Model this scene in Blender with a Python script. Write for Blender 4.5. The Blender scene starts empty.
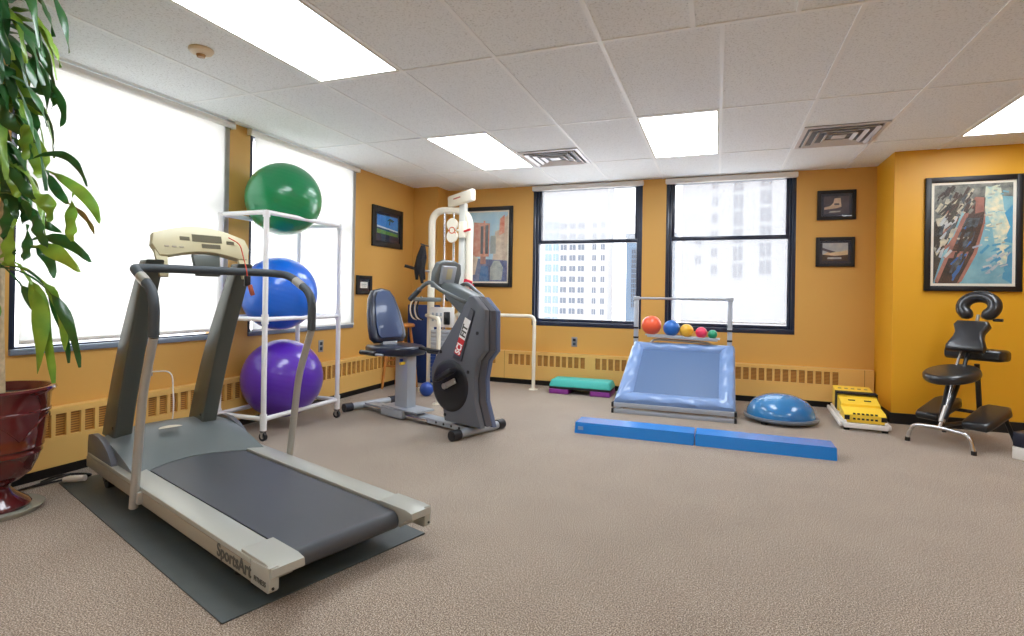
import bpy, bmesh, math, random
from mathutils import Vector, Matrix
random.seed(7)
SC = bpy.context.scene
COL = SC.collection
PI = math.pi

# ------------------------------------------------------------------ camera
cam_d = bpy.data.cameras.new('camera')
cam = bpy.data.objects.new('camera', cam_d)
COL.objects.link(cam)
F_PX = 545.4
cam_d.sensor_width = 36.0
cam_d.lens = F_PX * 36.0 / 1024.0
cam_d.shift_y = -(318.0 - 293.74) / 1024.0
cam_d.clip_end = 1000
CAM_H = 1.10
yaw, roll = math.radians(-20.625), math.radians(-0.911)
fwd = Vector((math.sin(yaw), math.cos(yaw), 0))
rgt = Vector((math.cos(yaw), -math.sin(yaw), 0))
dwn = Vector((0, 0, -1))
r2 = math.cos(roll) * rgt + math.sin(roll) * dwn
d2 = -math.sin(roll) * rgt + math.cos(roll) * dwn
cam.matrix_world = Matrix(((r2.x, -d2.x, -fwd.x, 0), (r2.y, -d2.y, -fwd.y, 0), (r2.z, -d2.z, -fwd.z, CAM_H), (0, 0, 0, 1)))
SC.camera = cam

# ------------------------------------------------------------------ view / world
SC.view_settings.view_transform = 'Standard'
SC.view_settings.look = 'None'
SC.view_settings.gamma = 1.0
SC.view_settings.use_curve_mapping = False
SC.view_settings.exposure = 1.0
SC.cycles.use_denoising = True
SC.cycles.max_bounces = 10
SC.cycles.diffuse_bounces = 6
SC.cycles.transparent_max_bounces = 12
SC.cycles.sample_clamp_indirect = 6.0
LIGHT_E = 6.2      # ceiling panels
SKY_E = 3.4
W = bpy.data.worlds.new('world'); SC.world = W; W.use_nodes = True
wn = W.node_tree.nodes; wl = W.node_tree.links
bgn = wn['Background']
tc = wn.new('ShaderNodeTexCoord'); sx = wn.new('ShaderNodeSeparateXYZ'); rp = wn.new('ShaderNodeValToRGB')
wl.new(tc.outputs['Generated'], sx.inputs[0]); wl.new(sx.outputs['Z'], rp.inputs[0])
rp.color_ramp.elements[0].position = 0.0; rp.color_ramp.elements[0].color = (0.93, 0.96, 1, 1)
rp.color_ramp.elements[1].position = 0.7; rp.color_ramp.elements[1].color = (0.84, 0.92, 1, 1)
wl.new(rp.outputs[0], bgn.inputs[0]); bgn.inputs[1].default_value = SKY_E

def area(name, loc, rot, sx_, sy_, portal=False, power=0, color=(1, 1, 1)):
    d = bpy.data.lights.new(name, 'AREA'); d.shape = 'RECTANGLE'; d.size = sx_; d.size_y = sy_; d.energy = power; d.color = color
    o = bpy.data.objects.new(name, d); COL.objects.link(o); o.location = loc; o.rotation_euler = rot
    if portal: d.cycles.is_portal = True
    return o

# ------------------------------------------------------------------ helpers
def lin(c):
    return tuple(((v / 255) / 12.92 if v / 255 <= 0.04045 else ((v / 255 + 0.055) / 1.055) ** 2.4) for v in c)

def mat(name, rgb, rough=0.5, metal=0.0, spec=0.5, coat=0.0, noise=0.0, nscale=40, bump=0.0, bscale=200, emit=None, rgb2=None, sheen=0.0, trans=0.0):
    m = bpy.data.materials.new(name); m.use_nodes = True
    n = m.node_tree.nodes; l = m.node_tree.links; b = n['Principled BSDF']
    c = lin(rgb)
    b.inputs['Base Color'].default_value = (*c, 1)
    b.inputs['Roughness'].default_value = rough
    b.inputs['Metallic'].default_value = metal
    b.inputs['Specular IOR Level'].default_value = spec
    b.inputs['Coat Weight'].default_value = coat
    if sheen: b.inputs['Sheen Weight'].default_value = sheen
    t = n.new('ShaderNodeTexCoord')
    if noise or rgb2:
        x = n.new('ShaderNodeTexNoise'); x.inputs['Scale'].default_value = nscale; x.inputs['Detail'].default_value = 4
        l.new(t.outputs['Object'], x.inputs['Vector'])
        r = n.new('ShaderNodeValToRGB'); r.color_ramp.elements[0].position = 0.3; r.color_ramp.elements[1].position = 0.7
        if rgb2: a1, a2 = c, lin(rgb2)
        else: a1 = tuple(v * (1 - noise) for v in c); a2 = tuple(min(1, v * (1 + noise)) for v in c)
        r.color_ramp.elements[0].color = (*a1, 1); r.color_ramp.elements[1].color = (*a2, 1)
        l.new(x.outputs['Fac'], r.inputs[0]); l.new(r.outputs[0], b.inputs['Base Color'])
    if bump:
        x = n.new('ShaderNodeTexNoise'); x.inputs['Scale'].default_value = bscale; x.inputs['Detail'].default_value = 3
        l.new(t.outputs['Object'], x.inputs['Vector'])
        u = n.new('ShaderNodeBump'); u.inputs['Strength'].default_value = bump; u.inputs['Distance'].default_value = 0.01
        l.new(x.outputs['Fac'], u.inputs['Height']); l.new(u.outputs[0], b.inputs['Normal'])
    if emit:
        b.inputs['Emission Color'].default_value = (*lin(emit[0]), 1); b.inputs['Emission Strength'].default_value = emit[1]
    return m

class MB:
    """collects shapes for one mesh"""
    def __init__(s): s.bm = bmesh.new(); s.mi = 0
    def _merge(s, t, M=None):
        vm = {}
        for v in t.verts: vm[v] = s.bm.verts.new(M @ v.co if M else v.co)
        for f in t.faces:
            try: g = s.bm.faces.new([vm[v] for v in f.verts]); g.material_index = s.mi
            except ValueError: pass
        t.free()
    def m(s, i): s.mi = i; return s
    def box(s, c, d, rot=(0, 0, 0), bev=0.0, seg=2, taper=None):
        t = bmesh.new(); bmesh.ops.create_cube(t, size=1)
        for v in t.verts:
            v.co = Vector((v.co.x * d[0], v.co.y * d[1], v.co.z * d[2]))
            if taper and v.co.z > 0: v.co.x *= taper[0]; v.co.y *= taper[1]
        if bev: bmesh.ops.bevel(t, geom=list(t.edges), offset=min(bev, min(d) * 0.49), segments=seg, affect='EDGES', profile=0.5)
        from mathutils import Euler
        s._merge(t, Matrix.Translation(c) @ Euler(rot).to_matrix().to_4x4()); return s
    def b2(s, a, b, bev=0.0):
        return s.box(tuple((a[i] + b[i]) / 2 for i in range(3)), tuple(abs(b[i] - a[i]) for i in range(3)), bev=bev)
    def prism(s, poly, o, ex, ey, h, bev=0.0, seg=2):
        ex = Vector(ex); ey = Vector(ey); ez = ex.cross(ey).normalized(); o = Vector(o)
        t = bmesh.new()
        lo = [t.verts.new((p[0], p[1], 0)) for p in poly]; hi = [t.verts.new((p[0], p[1], h)) for p in poly]
        n = len(poly)
        t.faces.new(lo[::-1]); t.faces.new(hi)
        for i in range(n): t.faces.new((lo[i], lo[(i + 1) % n], hi[(i + 1) % n], hi[i]))
        bmesh.ops.recalc_face_normals(t, faces=t.faces)
        if bev:
            es = [e for e in t.edges if abs(e.verts[0].co.z - e.verts[1].co.z) < 1e-6]
            bmesh.ops.bevel(t, geom=es, offset=bev, segments=seg, affect='EDGES', profile=0.5)
        M = Matrix(((ex.x, ey.x, ez.x, o.x), (ex.y, ey.y, ez.y, o.y), (ex.z, ey.z, ez.z, o.z), (0, 0, 0, 1)))
        s._merge(t, M); return s
    def tube(s, pts, r, seg=12, fillet=0.0, closed=False, fs=6):
        P = [Vector(p) for p in pts]
        R = list(r) if hasattr(r, '__len__') else None
        if fillet and len(P) > 2:
            Q = [P[0]]
            for i in range(1, len(P) - 1):
                a, b, c = P[i - 1], P[i], P[i + 1]
                f1 = min(fillet, (a - b).length * 0.48); f2 = min(fillet, (c - b).length * 0.48)
                p0 = b + (a - b).normalized() * f1; p2 = b + (c - b).normalized() * f2
                for k in range(fs + 1):
                    u = k / fs; Q.append((1 - u) ** 2 * p0 + 2 * u * (1 - u) * b + u * u * p2)
            Q.append(P[-1]); P = Q
        n = len(P)
        def rad(i): return R[i] if R else r
        tg = []
        for i in range(n):
            if closed: d = P[(i + 1) % n] - P[i - 1]
            else: d = (P[min(i + 1, n - 1)] - P[max(i - 1, 0)])
            tg.append(d.normalized() if d.length > 1e-9 else Vector((0, 0, 1)))
        up = Vector((0, 0, 1)) if abs(tg[0].z) < 0.9 else Vector((1, 0, 0))
        nn = (up - up.dot(tg[0]) * tg[0]).normalized()
        rings = []
        for i in range(n):
            nn = (nn - nn.dot(tg[i]) * tg[i]).normalized(); bb = tg[i].cross(nn)
            rings.append([s.bm.verts.new(P[i] + rad(i) * (math.cos(2 * PI * k / seg) * nn + math.sin(2 * PI * k / seg) * bb)) for k in range(seg)])
        m = n if closed else n - 1
        for i in range(m):
            A, B = rings[i], rings[(i + 1) % n]
            for k in range(seg):
                f = s.bm.faces.new((A[k], A[(k + 1) % seg], B[(k + 1) % seg], B[k])); f.material_index = s.mi
        if not closed:
            f = s.bm.faces.new(rings[0][::-1]); f.material_index = s.mi
            f = s.bm.faces.new(rings[-1]); f.material_index = s.mi
        return s
    def cyl(s, a, b, r, seg=20, r2=None):
        return s.tube([a, b], [r, r if r2 is None else r2], seg=seg)
    def lathe(s, prof, o=(0, 0, 0), ax=(0, 0, 1), seg=32):
        ax = Vector(ax).normalized(); up = Vector((0, 0, 1)) if abs(ax.z) < 0.9 else Vector((1, 0, 0))
        x = (up - up.dot(ax) * ax).normalized(); y = ax.cross(x); o = Vector(o)
        rings = []
        for (r, z) in prof:
            if r < 1e-6: rings.append([s.bm.verts.new(o + ax * z)])
            else: rings.append([s.bm.verts.new(o + ax * z + r * (math.cos(2 * PI * k / seg) * x + math.sin(2 * PI * k / seg) * y)) for k in range(seg)])
        for i in range(len(rings) - 1):
            A, B = rings[i], rings[i + 1]
            for k in range(seg):
                k2 = (k + 1) % seg
                if len(A) == 1 and len(B) == 1: continue
                if len(A) == 1: vs = (A[0], B[k2], B[k])
                elif len(B) == 1: vs = (A[k], A[k2], B[0])
                else: vs = (A[k], A[k2], B[k2], B[k])
                f = s.bm.faces.new(vs); f.material_index = s.mi
        return s
    def sphere(s, c, r, sc=(1, 1, 1), seg=32, rings=20):
        t = bmesh.new(); bmesh.ops.create_uvsphere(t, u_segments=seg, v_segments=rings, radius=r)
        s._merge(t, Matrix.Translation(c) @ Matrix.Diagonal((*sc, 1))); return s
    def grid(s, fn, nu, nv):
        V = [[s.bm.verts.new(fn(i / nu, j / nv)) for j in range(nv + 1)] for i in range(nu + 1)]
        for i in range(nu):
            for j in range(nv):
                f = s.bm.faces.new((V[i][j], V[i + 1][j], V[i + 1][j + 1], V[i][j + 1])); f.material_index = s.mi
        return V
    def quad(s, pts):
        f = s.bm.faces.new([s.bm.verts.new(p) for p in pts]); f.material_index = s.mi; return s
    def ob(s, name, mats, parent=None, smooth=30, recalc=True, loc=None, rz=0):
        if recalc: bmesh.ops.recalc_face_normals(s.bm, faces=s.bm.faces)
        me = bpy.data.meshes.new(name); s.bm.to_mesh(me); s.bm.free()
        if not isinstance(mats, (list, tuple)): mats = [mats]
        for m in mats: me.materials.append(m)
        if smooth:
            for p in me.polygons: p.use_smooth = True
            me.set_sharp_from_angle(angle=math.radians(smooth))
        o = bpy.data.objects.new(name, me); COL.objects.link(o)
        if parent: o.parent = parent
        if loc: o.location = loc
        o.rotation_euler.z = rz
        return o

def text_mesh(name, s, size, m, parent, o, ex, ey, ext=0.0008, align='LEFT', shear=0, sxy=1.0, offset=0.0):
    cu = bpy.data.curves.new(name, 'FONT'); cu.body = s; cu.size = size; cu.extrude = ext; cu.align_x = align; cu.shear = shear; cu.offset = offset
    to = bpy.data.objects.new(name, cu); COL.objects.link(to)
    me = bpy.data.meshes.new_from_object(to.evaluated_get(bpy.context.evaluated_depsgraph_get()))
    bpy.data.objects.remove(to)
    ex = Vector(ex); ey = Vector(ey); ez = ex.cross(ey); ex = ex * sxy
    M = Matrix(((ex.x, ey.x, ez.x, o[0]), (ex.y, ey.y, ez.y, o[1]), (ex.z, ey.z, ez.z, o[2]), (0, 0, 0, 1)))
    me.transform(M); me.materials.clear(); me.materials.append(m); me.name = name
    ob = bpy.data.objects.new(name, me); COL.objects.link(ob); ob.parent = parent
    return ob

def tag(o, label, cat, group=None):
    o['label'] = label; o['category'] = cat
    if group: o['group'] = group
    return o
def thing(name, label, cat, loc=(0, 0, 0), rz=0, group=None):
    o = bpy.data.objects.new(name, None); COL.objects.link(o); o.location = loc; o.rotation_euler.z = rz; o.empty_display_size = 0.1
    return tag(o, label, cat, group)
def struct(o): o['kind'] = 'structure'; return o
def lab(o, l): o['label'] = l; return o

# ------------------------------------------------------------------ materials
M = {}
M['wall'] = mat('golden_wall_paint', (214, 165, 84), 0.5, bump=0.05, bscale=300)
M['wall_r'] = mat('deep_yellow_wall', (226, 166, 34), 0.45, bump=0.05, bscale=300)  # more saturated yellow than the other walls
M['heater'] = mat('heater_enamel', (232, 188, 108), 0.4)
M['black'] = mat('black_vinyl', (18, 18, 22), 0.45)
M['white'] = mat('white_paint', (232, 230, 226), 0.4)
M['grid'] = mat('white_ceiling_bar', (246, 250, 253), 0.45)
M['cream'] = mat('cream_enamel', (238, 232, 214), 0.3, coat=0.3)
M['pvc'] = mat('white_pvc', (240, 242, 246), 0.3, coat=0.2)
M['navy'] = mat('navy_window_frame', (22, 34, 58), 0.35, coat=0.3)
M['grey_sill'] = mat('grey_blue_sill', (120, 132, 150), 0.35)
M['plast_black'] = mat('black_plastic', (26, 28, 34), 0.35)
M['rubber'] = mat('black_rubber', (28, 32, 34), 0.6, bump=0.15, bscale=400)
M['matrub'] = mat('grey_green_rubber_mat', (70, 78, 78), 0.5, noise=0.08, nscale=8, bump=0.1, bscale=500)
M['belt'] = mat('treadmill_belt', (66, 70, 76), 0.38, noise=0.05, nscale=6, bump=0.12, bscale=700)
M['tsilver'] = mat('warm_silver_paint', (172, 174, 166), 0.35, metal=0.25)
M['tside'] = mat('champagne_side_paint', (158, 152, 136), 0.4, metal=0.2)
M['hood'] = mat('grey_green_plastic', (106, 114, 116), 0.35)
M['post'] = mat('dark_grey_green_paint', (86, 92, 88), 0.35, metal=0.2)
M['console'] = mat('khaki_console_plastic', (196, 190, 156), 0.4)
M['screen'] = mat('grey_console_screen', (96, 92, 74), 0.3)
M['foam'] = mat('slate_foam_grip', (62, 70, 76), 0.6, bump=0.1, bscale=300)
M['steel'] = mat('brushed_silver_tube', (192, 190, 184), 0.3, metal=0.6)
M['chrome'] = mat('chrome', (210, 210, 212), 0.18, metal=0.9)
M['alu'] = mat('silver_grey_paint', (176, 184, 194), 0.35, metal=0.3)
M['bikegrey'] = mat('graphite_plastic', (92, 96, 104), 0.4)
M['bikedark'] = mat('dark_graphite_plastic', (70, 72, 80), 0.35)
M['bikereflect'] = mat('graphite_blue_reflection', (88, 104, 136), 0.35)  # far shell: blue reflection painted into the graphite colour
M['red'] = mat('red_plastic', (206, 32, 40), 0.4)
M['redcord'] = mat('red_cord', (200, 60, 40), 0.5)
M['whiteink'] = mat('white_print', (244, 244, 240), 0.5)
M['darkink'] = mat('dark_print', (72, 72, 66), 0.5)
M['vinylblue'] = mat('navy_black_upholstery', (26, 34, 54), 0.3, coat=0.35)
M['vinylblk'] = mat('black_upholstery', (34, 36, 40), 0.32, coat=0.3)
M['wood'] = mat('pine_wood', (206, 138, 70), 0.45, noise=0.15, nscale=14)
M['matblue'] = mat('royal_blue_vinyl', (26, 62, 128), 0.4)
M['blueball'] = mat('small_blue_rubber', (28, 76, 170), 0.3, coat=0.3)
M['fabricblk'] = mat('black_webbing', (20, 20, 26), 0.8)
M['yellow'] = mat('yellow_plastic', (255, 216, 70), 0.35, coat=0.2)
M['bwhite'] = mat('white_plastic', (238, 236, 232), 0.4)
M['teal'] = mat('teal_step_top', (66, 188, 178), 0.5, bump=0.2, bscale=300)
M['purple'] = mat('purple_plastic', (140, 58, 150), 0.4)
M['beam'] = mat('glossy_blue_vinyl', (0, 134, 228), 0.25, coat=0.5)
M['pad'] = mat('periwinkle_vinyl', (126, 158, 208), 0.3, coat=0.3, bump=0.6, bscale=9)
M['mesh'] = mat('blue_grey_mesh_bed', (84, 114, 158), 0.45)
M['pot'] = mat('oxblood_glazed_ceramic', (92, 26, 28), 0.15, coat=0.8, noise=0.2, nscale=5)
M['soil'] = mat('potting_soil', (60, 44, 32), 0.9, bump=0.5, bscale=60)
M['saucer'] = mat('clear_grey_plastic', (168, 170, 160), 0.25, coat=0.4)
M['trunk'] = mat('plant_trunk', (196, 176, 140), 0.8, noise=0.2, nscale=30)
M['leaf'] = mat('dark_green_leaf', (28, 82, 42), 0.3, coat=0.35, rgb2=(52, 112, 50), nscale=6)
M['leafl'] = mat('light_green_leaf', (94, 148, 50), 0.32, coat=0.3, rgb2=(152, 186, 66), nscale=7)
M['leafb'] = mat('withered_leaf', (170, 110, 70), 0.6, rgb2=(140, 150, 70), nscale=9)
M['beige'] = mat('beige_plastic', (226, 206, 172), 0.4)
M['bronze'] = mat('bronze_sensor', (150, 110, 60), 0.4, metal=0.4)
M['outlet'] = mat('steel_outlet_plate', (156, 158, 162), 0.35, metal=0.4)
M['gball'] = mat('green_ball_rubber', (14, 138, 84), 0.28, coat=0.5)
M['bball'] = mat('blue_ball_rubber', (22, 108, 226), 0.28, coat=0.5)
M['pball'] = mat('purple_ball_rubber', (92, 44, 184), 0.28, coat=0.5)
M['vent'] = mat('vent_metal', (222, 220, 224), 0.35, metal=0.2)
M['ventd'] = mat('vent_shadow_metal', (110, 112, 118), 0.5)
M['fixture'] = mat('light_frame_paint', (222, 220, 208), 0.4)
M['diff'] = mat('light_diffuser', (250, 248, 236), 0.6, emit=((240, 247, 255), LIGHT_E))
M['paper'] = mat('mat_board', (236, 230, 214), 0.7)

# carpet
def carpet():
    m = mat('loop_pile_carpet', (150, 128, 108), 0.85, sheen=0.3, spec=0.25)
    n = m.node_tree.nodes; l = m.node_tree.links; b = n['Principled BSDF']
    t = n['Texture Coordinate']
    a = n.new('ShaderNodeTexNoise'); a.inputs['Scale'].default_value = 210; a.inputs['Detail'].default_value = 3
    c = n.new('ShaderNodeTexNoise'); c.inputs['Scale'].default_value = 3.0; c.inputs['Detail'].default_value = 3
    d = n.new('ShaderNodeTexNoise'); d.inputs['Scale'].default_value = 55; d.inputs['Detail'].default_value = 4
    for x in (a, c, d): l.new(t.outputs['Object'], x.inputs['Vector'])
    r = n.new('ShaderNodeValToRGB')
    cr = r.color_ramp; cr.elements[0].position = 0.36; cr.elements[0].color = (*lin((84, 68, 50)), 1)
    cr.elements[1].position = 0.64; cr.elements[1].color = (*lin((220, 209, 193)), 1)
    e = cr.elements.new(0.5); e.color = (*lin((154, 136, 118)), 1)
    l.new(a.outputs['Fac'], r.inputs[0])
    mx = n.new('ShaderNodeMix'); mx.data_type = 'RGBA'; mx.blend_type = 'MULTIPLY'; mx.inputs[0].default_value = 0.4
    r2_ = n.new('ShaderNodeValToRGB'); r2_.color_ramp.elements[0].position = 0.35; r2_.color_ramp.elements[0].color = (0.6, 0.58, 0.56, 1)
    r2_.color_ramp.elements[1].position = 0.65; r2_.color_ramp.elements[1].color = (1, 1, 1, 1)
    l.new(d.outputs['Fac'], r2_.inputs[0])
    l.new(r.outputs[0], mx.inputs[6]); l.new(r2_.outputs[0], mx.inputs[7])
    mx2 = n.new('ShaderNodeMix'); mx2.data_type = 'RGBA'; mx2.blend_type = 'MULTIPLY'; mx2.inputs[0].default_value = 0.25
    r3 = n.new('ShaderNodeValToRGB'); r3.color_ramp.elements[0].position = 0.4; r3.color_ramp.elements[0].color = (0.75, 0.72, 0.7, 1)
    r3.color_ramp.elements[1].position = 0.6; r3.color_ramp.elements[1].color = (1, 1, 1, 1)
    l.new(c.outputs['Fac'], r3.inputs[0]); l.new(mx.outputs[2], mx2.inputs[6]); l.new(r3.outputs[0], mx2.inputs[7])
    l.new(mx2.outputs[2], b.inputs['Base Color'])
    u = n.new('ShaderNodeBump'); u.inputs['Strength'].default_value = 0.5; u.inputs['Distance'].default_value = 0.006
    l.new(a.outputs['Fac'], u.inputs['Height']); l.new(u.outputs[0], b.inputs['Normal'])
    return m
M['carpet'] = carpet()
def tilemat():
    m = mat('mineral_fibre_ceiling_tile', (226, 226, 226), 0.85, spec=0.2)
    n = m.node_tree.nodes; l = m.node_tree.links; b = n['Principled BSDF']; t = n['Texture Coordinate']
    a = n.new('ShaderNodeTexNoise'); a.inputs['Scale'].default_value = 90; a.inputs['Detail'].default_value = 5; a.inputs['Roughness'].default_value = 0.75
    l.new(t.outputs['Object'], a.inputs['Vector'])
    r = n.new('ShaderNodeValToRGB'); cr = r.color_ramp
    cr.elements[0].position = 0.30; cr.elements[0].color = (*lin((190, 194, 196)), 1)
    cr.elements[1].position = 0.47; cr.elements[1].color = (*lin((243, 248, 252)), 1)
    l.new(a.outputs['Fac'], r.inputs[0]); l.new(r.outputs[0], b.inputs['Base Color'])
    u = n.new('ShaderNodeBump'); u.inputs['Strength'].default_value = 0.3; u.inputs['Distance'].default_value = 0.004
    l.new(a.outputs['Fac'], u.inputs['Height']); l.new(u.outputs[0], b.inputs['Normal'])
    return m
M['tile'] = tilemat()
def glassmat():
    m = bpy.data.materials.new('window_glass'); m.use_nodes = True; n = m.node_tree.nodes; l = m.node_tree.links
    n.remove(n['Principled BSDF']); o = n['Material Output']
    a = n.new('ShaderNodeBsdfTransparent'); g = n.new('ShaderNodeBsdfGlossy'); g.inputs['Roughness'].default_value = 0.02
    lw = n.new('ShaderNodeLayerWeight'); pw = n.new('ShaderNodeMath'); pw.operation = 'POWER'; pw.inputs[1].default_value = 5.0
    l.new(lw.outputs['Facing'], pw.inputs[0]); f = n.new('ShaderNodeMath'); f.operation = 'MULTIPLY_ADD'; f.inputs[1].default_value = 0.9; f.inputs[2].default_value = 0.03
    l.new(pw.outputs[0], f.inputs[0]); x = n.new('ShaderNodeMixShader')
    l.new(f.outputs[0], x.inputs[0]); l.new(a.outputs[0], x.inputs[1]); l.new(g.outputs[0], x.inputs[2]); l.new(x.outputs[0], o.inputs[0])
    return m
M['glass'] = glassmat()
def shademat(name, openf, col=(250, 249, 244)):
    m = bpy.data.materials.new(name); m.use_nodes = True; n = m.node_tree.nodes; l = m.node_tree.links
    n.remove(n['Principled BSDF']); o = n['Material Output']
    a = n.new('ShaderNodeBsdfTransparent'); d = n.new('ShaderNodeBsdfDiffuse'); t = n.new('ShaderNodeBsdfTranslucent')
    d.inputs[0].default_value = (*lin(col), 1); t.inputs[0].default_value = (*lin(col), 1)
    x = n.new('ShaderNodeMixShader'); x.inputs[0].default_value = 0.62; l.new(d.outputs[0], x.inputs[1]); l.new(t.outputs[0], x.inputs[2])
    y = n.new('ShaderNodeMixShader'); y.inputs[0].default_value = openf; l.new(x.outputs[0], y.inputs[1]); l.new(a.outputs[0], y.inputs[2])
    l.new(y.outputs[0], o.inputs[0]); return m
M['shade'] = shademat('solar_shade_weave', 0.10, (222, 221, 217))
M['shade_open'] = shademat('open_solar_shade_weave', 0.55, (160, 160, 162))
def grillemat():
    m = mat('heater_louvre', (160, 106, 44), 0.5)
    n = m.node_tree.nodes; l = m.node_tree.links; b = n['Principled BSDF']; t = n['Texture Coordinate']
    w = n.new('ShaderNodeTexWave'); w.wave_type = 'BANDS'; w.bands_direction = 'Z'; w.inputs['Scale'].default_value = 22
    l.new(t.outputs['Object'], w.inputs['Vector'])
    r = n.new('ShaderNodeValToRGB'); r.color_ramp.elements[0].color = (*lin((132, 88, 40)), 1); r.color_ramp.elements[1].color = (*lin((206, 150, 70)), 1)
    l.new(w.outputs['Fac'], r.inputs[0]); l.new(r.outputs[0], b.inputs['Base Color']); return m
M['grille'] = grillemat()

# ------------------------------------------------------------------ room shell
XL, YB, H = -3.62, 6.33, 2.42
XR, YF = 4.2, -2.4
XC, YC = 1.465, 5.75            # projecting wall at right
NX, NY = -3.28, 6.03            # chase in the back left corner
def wall_with_holes(a0, a1, z0, z1, holes, fn):
    """tiles a rectangle minus holes; fn(a_lo,z_lo,a_hi,z_hi) adds a box"""
    xs = sorted(set([a0, a1] + [h[0] for h in holes] + [h[1] for h in holes]))
    for i in range(len(xs) - 1):
        m = (xs[i] + xs[i + 1]) / 2
        hs = sorted([(h[2], h[3]) for h in holes if h[0] < m < h[1]])
        z = z0
        for h0, h1 in hs:
            if h0 > z: fn(xs[i], z, xs[i + 1], h0)
            z = h1
        if z < z1: fn(xs[i], z, xs[i + 1], z1)
b = MB(); b.b2((XL - 0.2, YF - 0.2, -0.1), (XR + 0.2, YB + 0.2, 0)); struct(b.ob('floor', M['carpet'], smooth=0))
# ceiling with bars
b = MB(); b.b2((XL - 0.2, YF - 0.2, H), (XR + 0.2, YB + 0.2, H + 0.1)); b.m(1)
GX = [0.005 + 0.594 * k for k in range(-6, 7)]
GY = [-2.33, -1.05, 0.22, 1.52, 2.81, 4.085, 5.355]
bw, bt = 0.0115, 0.004
for x in GX: b.b2((x - bw, 2.81, H - bt), (x + bw, YB, H - 0.0001))
for x in [g for g in GX if g < -0.5] + [-0.13, 0.33, 0.93, 1.53, 2.12, 2.72, 3.3, 3.9]: b.b2((x - bw, YF, H - bt), (x + bw, 2.81, H - 0.0001))
for y in GY: b.b2((XL, y - bw, H - bt - 0.0004), (XR, y + bw, H - 0.0001))
struct(b.ob('ceiling', [M['tile'], M['grid']], smooth=0))
HL = [(1.82, 3.215, 0.72, 2.41), (3.44, 4.82, 0.72, 2.41)]
b = MB(); wall_with_holes(YF, YB, 0, H, HL, lambda a, z0, c, z1: b.b2((XL - 0.2, a, z0), (XL, c, z1)))
struct(b.ob('wall_left', M['wall'], smooth=0))
HB = [(-2.12, -0.81, 0.72, 2.41), (-0.55, 0.755, 0.72, 2.41)]
b = MB(); wall_with_holes(XL, XC + 0.2, 0, H, HB, lambda a, z0, c, z1: b.b2((a, YB, z0), (c, YB + 0.2, z1)))
struct(b.ob('wall_back', M['wall'], smooth=0))
b = MB(); b.b2((XC, YC, 0), (XR, YB, H)); struct(b.ob('wall_right_bay', M['wall_r'], smooth=0))
b = MB(); b.b2((XL, NY, 0), (NX, YB, H)); struct(b.ob('wall_chase', M['wall'], smooth=0))
b = MB(); b.b2((XR, YF, 0), (XR + 0.2, YB, H)); struct(b.ob('wall_right', M['wall_r'], smooth=0))
b = MB(); b.b2((XL, YF - 0.2, 0), (XR, YF, H)); struct(b.ob('wall_front', M['wall'], smooth=0))
b = MB(); b.b2((XC - 0.012, YC - 0.012, 0), (XR, YC, 0.095)); b.b2((XC - 0.012, YC, 0), (XC, YB, 0.095)); struct(b.ob('baseboard_right', M['black'], smooth=0))
b = MB(); b.b2((NX, YB - 0.012, 0), (XC - 0.012, YB, 0.095)); struct(b.ob('baseboard_back', M['black'], smooth=0))
b = MB(); b.b2((XL, YF, 0), (XL + 0.012, NY - 0.012, 0.095)); b.b2((XL, NY - 0.012, 0), (NX + 0.012, NY, 0.095)); struct(b.ob('baseboard_left', M['black'], smooth=0))

# ------------------------------------------------------------------ windows
def back_window(i, x0, x1, z0, z1, zm, shade_to, label_shade):
    w = struct(bpy.data.objects.new('window_%d' % i, None)); COL.objects.link(w); w.location = ((x0 + x1) / 2, YB, z0)
    cx = (x0 + x1) / 2; hw = (x1 - x0) / 2; h = z1 - z0; m = zm - z0
    b = MB()
    for s in (-1, 1):
        b.b2((s * hw, 0.0, 0), (s * (hw - 0.035), 0.12, h), 0.003)
        b.b2((s * (hw - 0.035), 0.035, 0), (s * (hw - 0.06), 0.12, h), 0.003)
        b.b2((s * (hw - 0.058), 0.055, m), (s * (hw - 0.09), 0.115, h), 0.003)
    b.b2((-hw, -0.006, 0), (hw, 0.12, 0.05), 0.004); b.b2((-hw, 0.03, h - 0.05), (hw, 0.12, h), 0.003)
    b.ob('window_frame', M['navy'], w)
    b = MB()
    b.b2((-hw + 0.034, 0.045, m - 0.022), (hw - 0.034, 0.10, m + 0.022), 0.004)
    b.b2((-hw + 0.034, 0.05, 0.045), (-hw + 0.07, 0.10, m), 0.003); b.b2((hw - 0.034, 0.05, 0.045), (hw - 0.07, 0.10, m), 0.003)
    b.b2((-hw + 0.034, 0.05, 0.045), (hw - 0.034, 0.10, 0.085), 0.003)
    b.ob('sash', M['navy'], w)
    b = MB(); b.b2((-hw + 0.05, 0.12, 0.03), (hw - 0.05, 0.126, h - 0.03)); b.ob('pane', M['glass'], w)
    r = thing('roller_shade', label_shade, 'window shade', (cx, YB, z1))
    b = MB(); b.box((0, -0.012, -0.028), (2 * hw + 0.02, 0.06, 0.058), bev=0.012, seg=3); b.ob('cassette', M['white'], r)
    b = MB(); st = shade_to - z1
    b.b2((-hw + 0.06, 0.108, st), (hw - 0.06, 0.1095, -0.02)); b.ob('shade_fabric', M['shade_open'], r)
    b = MB(); b.b2((-hw + 0.06, 0.103, st - 0.012), (hw - 0.06, 0.113, st)); b.ob('hem_bar', M['white'], r)
back_window(1, *HB[0], 1.735, 1.75, 'white roller shade half lowered over the left of two windows behind')
back_window(2, *HB[1], 1.745, 0.83, 'white roller shade fully lowered in the window behind the small balls')

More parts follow.
